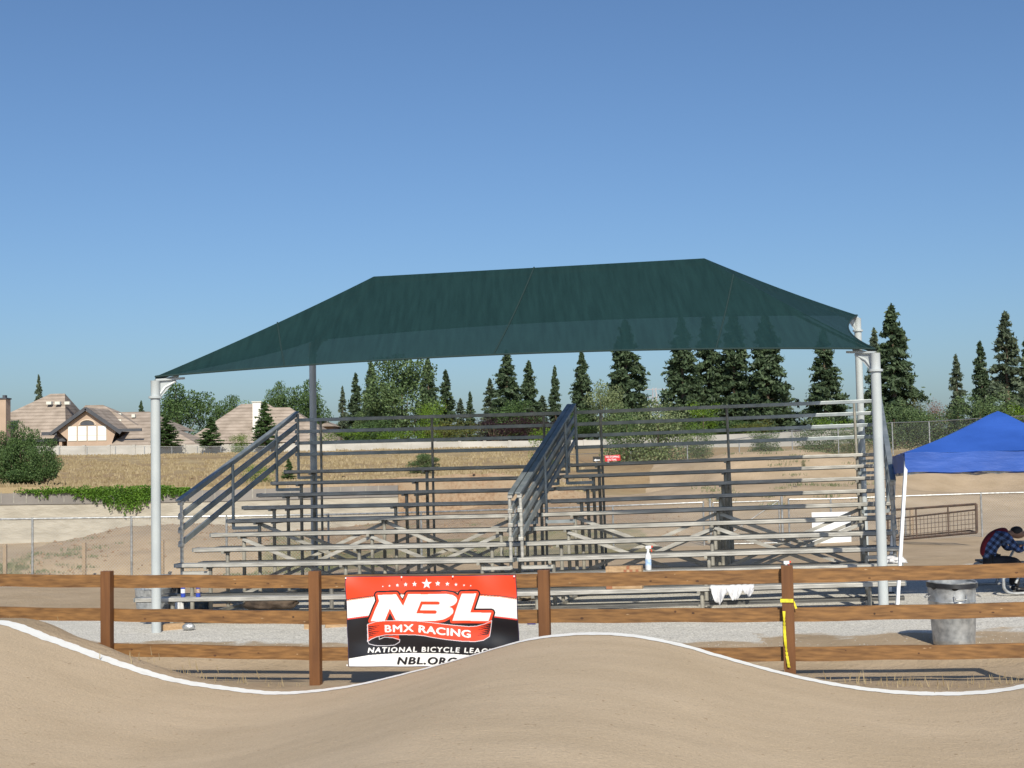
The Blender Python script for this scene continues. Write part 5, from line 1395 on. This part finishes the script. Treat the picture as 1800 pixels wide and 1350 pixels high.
q = seat_pt(br, 2, u_for(br, 2, 1574), .1); lump('towel', q+Vector((0, 0, .045)), (.155, .10, .055), M['cloth'], 'crumpled white towel at the right end of the second row', 'towel', 9, .6)
u3 = u_for(br, 2, 1512)
# yellow tape on the fence post
P0 = fpt(1383, 1054); P0 = P0-EY*.052
tp_ = thing('caution_tape', tuple(P0), 'yellow tape tied around a fence post and hanging to the ground', 'tape')
mb = MB(); mb.box((P0.x, P0.y, P0.z), (.127, .10, .035), rotF); mb.build('tape_band', M['yellow'], tp_)
mb = MB(); z0 = P0.z; pts = []
for k in range(16):
    t = k/15; y_ = 1072+t*98; xx = 1378-5*math.sin(t*2.2)+t*13 if True else 0
    q = fpt(xx, y_)-EY*(.104+.01*math.sin(k)); pts.append(q)
for i in range(15):
    a, b = pts[i], pts[i+1]; tw = math.sin(i*.8)*.6
    for s_ in (0,): mb.add([a-EX*.014*math.cos(tw), a+EX*.014*math.cos(tw)-EY*.008, b+EX*.014*math.cos(tw+.5)-EY*.008, b-EX*.014*math.cos(tw+.5)], [(0, 1, 2, 3)])
mb.build('hanging_tail', M['yellow'], tp_)
mb = MB(); q = fpt(1393, 1056)-EY*.05; mb.add([q, q+EX*.02, q+EX*.045-Vector((0, 0, .07)), q+EX*.025-Vector((0, 0, .075))], [(0, 1, 2, 3)]); mb.build('short_tail', M['yellow'], tp_)

# ------------------------------------------------------------------ picnic table and person
gp = groundz(7.6, 19.8)-.0
tb = thing('picnic_table', (7.6, 18.5, gp), 'picnic table with silver pipe frame in the shade of the blue tent', 'picnic table')
MB().box((7.66, 18.75, gp+.76), (.72, 1.8, .045)).build('tabletop', mat('dark_table_top', (.05, .05, .055), (.08, .08, .085), 4, .6), tb, bevel=.006)
for x_ in (6.96, 8.40): MB().box((x_, 18.75, gp+.44), (.22, 1.8, .04)).build('bench_seat', mat('bench_board', (.10, .09, .09), None, 1, .6), tb, bevel=.006)
for yy in (18.05, 19.45):
    mb = MB(); pts = [(6.80, yy, gp+.41), (6.70, yy, gp+.28)]+[(6.84-.14*math.cos(t), yy, gp+.16-.13*math.sin(t)) for t in [k*math.pi/2/6 for k in range(7)]]+[(8.48, yy, gp+.03)]+[(8.48+.14*math.sin(t), yy, gp+.16-.13*math.cos(t)) for t in [k*math.pi/2/6 for k in range(1, 7)]]+[(8.52, yy, gp+.41)]
    mb.tube(pts, .025, 10)
    mb.tube([(7.05, yy, gp+.41), (6.93, yy, gp+.32), (6.88, yy, gp+.2)], .022, 8); mb.tube([(7.1, yy, gp+.05), (7.45, yy, gp+.72)], .022, 8); mb.tube([(8.2, yy, gp+.05), (7.85, yy, gp+.72)], .022, 8)
    mb.tube([(6.80, yy, gp+.41), (8.52, yy, gp+.41)], .02, 8)
    mb.build('pipe_frame', M['galv'], tb, smooth=True)
tb.location.x += .48; tb.location.y += 1.35; tb.scale = (1, 1, .87)
# plaid material
pm_ = bpy.data.materials.new('blue_plaid_shirt'); pm_.use_nodes = True; n = pm_.node_tree.nodes; l = pm_.node_tree.links
tc = n.new('ShaderNodeTexCoord'); mp = n.new('ShaderNodeMapping'); mp.inputs['Rotation'].default_value = (0, .9, 0); l.new(tc.outputs['Object'], mp.inputs[0]); sx = n.new('ShaderNodeSeparateXYZ'); l.new(mp.outputs[0], sx.inputs[0])
s1_ = math2('GREATER_THAN', math2('FRACT', math2('MULTIPLY', sx.outputs['X'], 10.5), 0), .5); s2_ = math2('GREATER_THAN', math2('FRACT', math2('MULTIPLY', sx.outputs['Z'], 10.5), 0), .5)
l.new(ramp(math2('MULTIPLY', math2('ADD', s1_, s2_), .5), (.010, .014, .04), (.10, .17, .36), .25, 1.0), n['Principled BSDF'].inputs['Base Color']); n['Principled BSDF'].inputs['Roughness'].default_value = .9
def skinfig(name, chains, m, parent, sub=2, off=(0, 0, 0), root_i=0):
    """chains: list of polylines of (x,y,z,r); shared points welded"""
    key = {}; V_ = []; Rr = []; E_ = []
    for ch_ in chains:
        pi = None
        for (x, y_, z, r_) in ch_:
            k = (round(x, 4), round(y_, 4), round(z, 4))
            if k not in key: key[k] = len(V_); V_.append((x, y_, z)); Rr.append(r_)
            if pi is not None: E_.append((pi, key[k]))
            pi = key[k]
    me_ = bpy.data.meshes.new(name); me_.from_pydata(V_, E_, []); o = bpy.data.objects.new(name, me_); col.objects.link(o)
    md = o.modifiers.new('skin', 'SKIN'); md.use_smooth_shade = True
    sv = me_.skin_vertices[0].data
    for i, r_ in enumerate(Rr): sv[i].radius = (r_, r_) if not isinstance(r_, tuple) else r_; sv[i].use_root = (i == root_i)
    ss = o.modifiers.new('sub', 'SUBSURF'); ss.levels = sub; ss.render_levels = sub
    dg = bpy.context.evaluated_depsgraph_get(); bpy.context.view_layer.update(); dg.update()
    m2_ = bpy.data.meshes.new_from_object(o.evaluated_get(dg)); bpy.data.objects.remove(o)
    m2_.materials.clear(); m2_.materials.append(m); m2_.polygons.foreach_set('use_smooth', [True]*len(m2_.polygons)); m2_.name = name
    ob = bpy.data.objects.new(name, m2_); col.objects.link(ob); ob.parent = parent; return ob
PX, PY = 7.30, 20.0
per = thing('person', (PX-.10, PY, gp-.02), 'person in blue plaid shirt hunched forward on the bench under the tent', 'person', local=True)
hip_ = (0, 0, .56); 
def Z(z): return z
torso = [(0, 0, .56, .135), (-.015, 0, .70, .14), (.04, 0, .84, .15), (.16, 0, .94, .15), (.27, 0, .98, .12), (.35, 0, 1.0, .06)]
headc = (.50, -.01, 1.0)
def arm(s):
    y_ = s*.19; sh = (.24, y_, .96, .062); el_ = (.40, y_*1.35, .72, .045); wr = (.60, y_*.7, .775, .030)
    return sh, el_, wr
# bare body: head, neck, arms, hands in one mesh
ch_ = [[(.27, 0, .985, .065), (.36, 0, 1.0, .055), (.43, 0, 1.0, .085), (.51, 0, 1.0, .098), (.575, 0, .985, .075)], [(.575, 0, .985, .075), (.61, 0, .965, .03)]]
for s in (-1, 1):
    sh, el_, wr = arm(s); ch_.append([(.27, 0, .985, .065), (sh[0], sh[1], sh[2], .045), (el_[0], el_[1], el_[2], .036), (wr[0], wr[1], wr[2], .026), (wr[0]+.07, wr[1], wr[2]+.005, .030)])
    for f_i, (dx, dy, r_) in enumerate(((.085, -.030, .009), (.095, -.010, .0095), (.09, .010, .009), (.075, .028, .008))):
        b0 = (wr[0]+.07, wr[1], wr[2]+.005, .030)
        ch_.append([b0, (b0[0]+.03, b0[1]+dy, b0[2]+.004, r_), (b0[0]+dx*.8, b0[1]+dy*1.2, b0[2]-.004, r_*.95), (b0[0]+dx, b0[1]+dy*1.2, b0[2]-.016, r_*.8)])
    ch_.append([(wr[0], wr[1], wr[2], .026), (wr[0]+.035, wr[1]-s*.035, wr[2], .011), (wr[0]+.065, wr[1]-s*.05, wr[2]-.004, .009)])
skinfig('body', ch_, M['skin'], per, 2)
shc = [torso]
for s in (-1, 1):
    sh, el_, wr = arm(s); shc.append([torso[4], (sh[0], sh[1], sh[2], .075), ((sh[0]+el_[0])/2, (sh[1]+el_[1])/2, (sh[2]+el_[2])/2, .066), (el_[0], el_[1], el_[2], .055), (wr[0]-.03, wr[1], wr[2], .042)])
skinfig('shirt', shc, pm_, per, 2)
lg_ = []
for s in (-1, 1): lg_.append([(0, 0, .53, .13), (.05, s*.09, .53, .10), (.40, s*.11, .545, .075), (.46, s*.11, .48, .065), (.42, s*.11, .28, .055), (.40, s*.11, .09, .042)])
skinfig('trousers', lg_, M['pants'], per, 2)
for s in (-1, 1): skinfig('shoe', [[(.38, s*.11, .055, .05), (.46, s*.11, .05, .048), (.56, s*.115, .038, .036)]], M['black'], per, 2)
skinfig('hair', [[(.385, 0, 1.01, .07), (.45, 0, 1.04, .10), (.52, 0, 1.045, .095), (.58, 0, 1.03, .05)]], M['hair'], per, 2)
per.scale = (.9, .9, .88)
skinfig('vest', [[(-.06, 0, .60, .095), (-.060, 0, .72, .105), (-.005, 0, .86, .115), (.11, 0, .975, .115), (.25, 0, 1.03, .10), (.34, 0, 1.045, .06)]], M['vest'], per, 2)
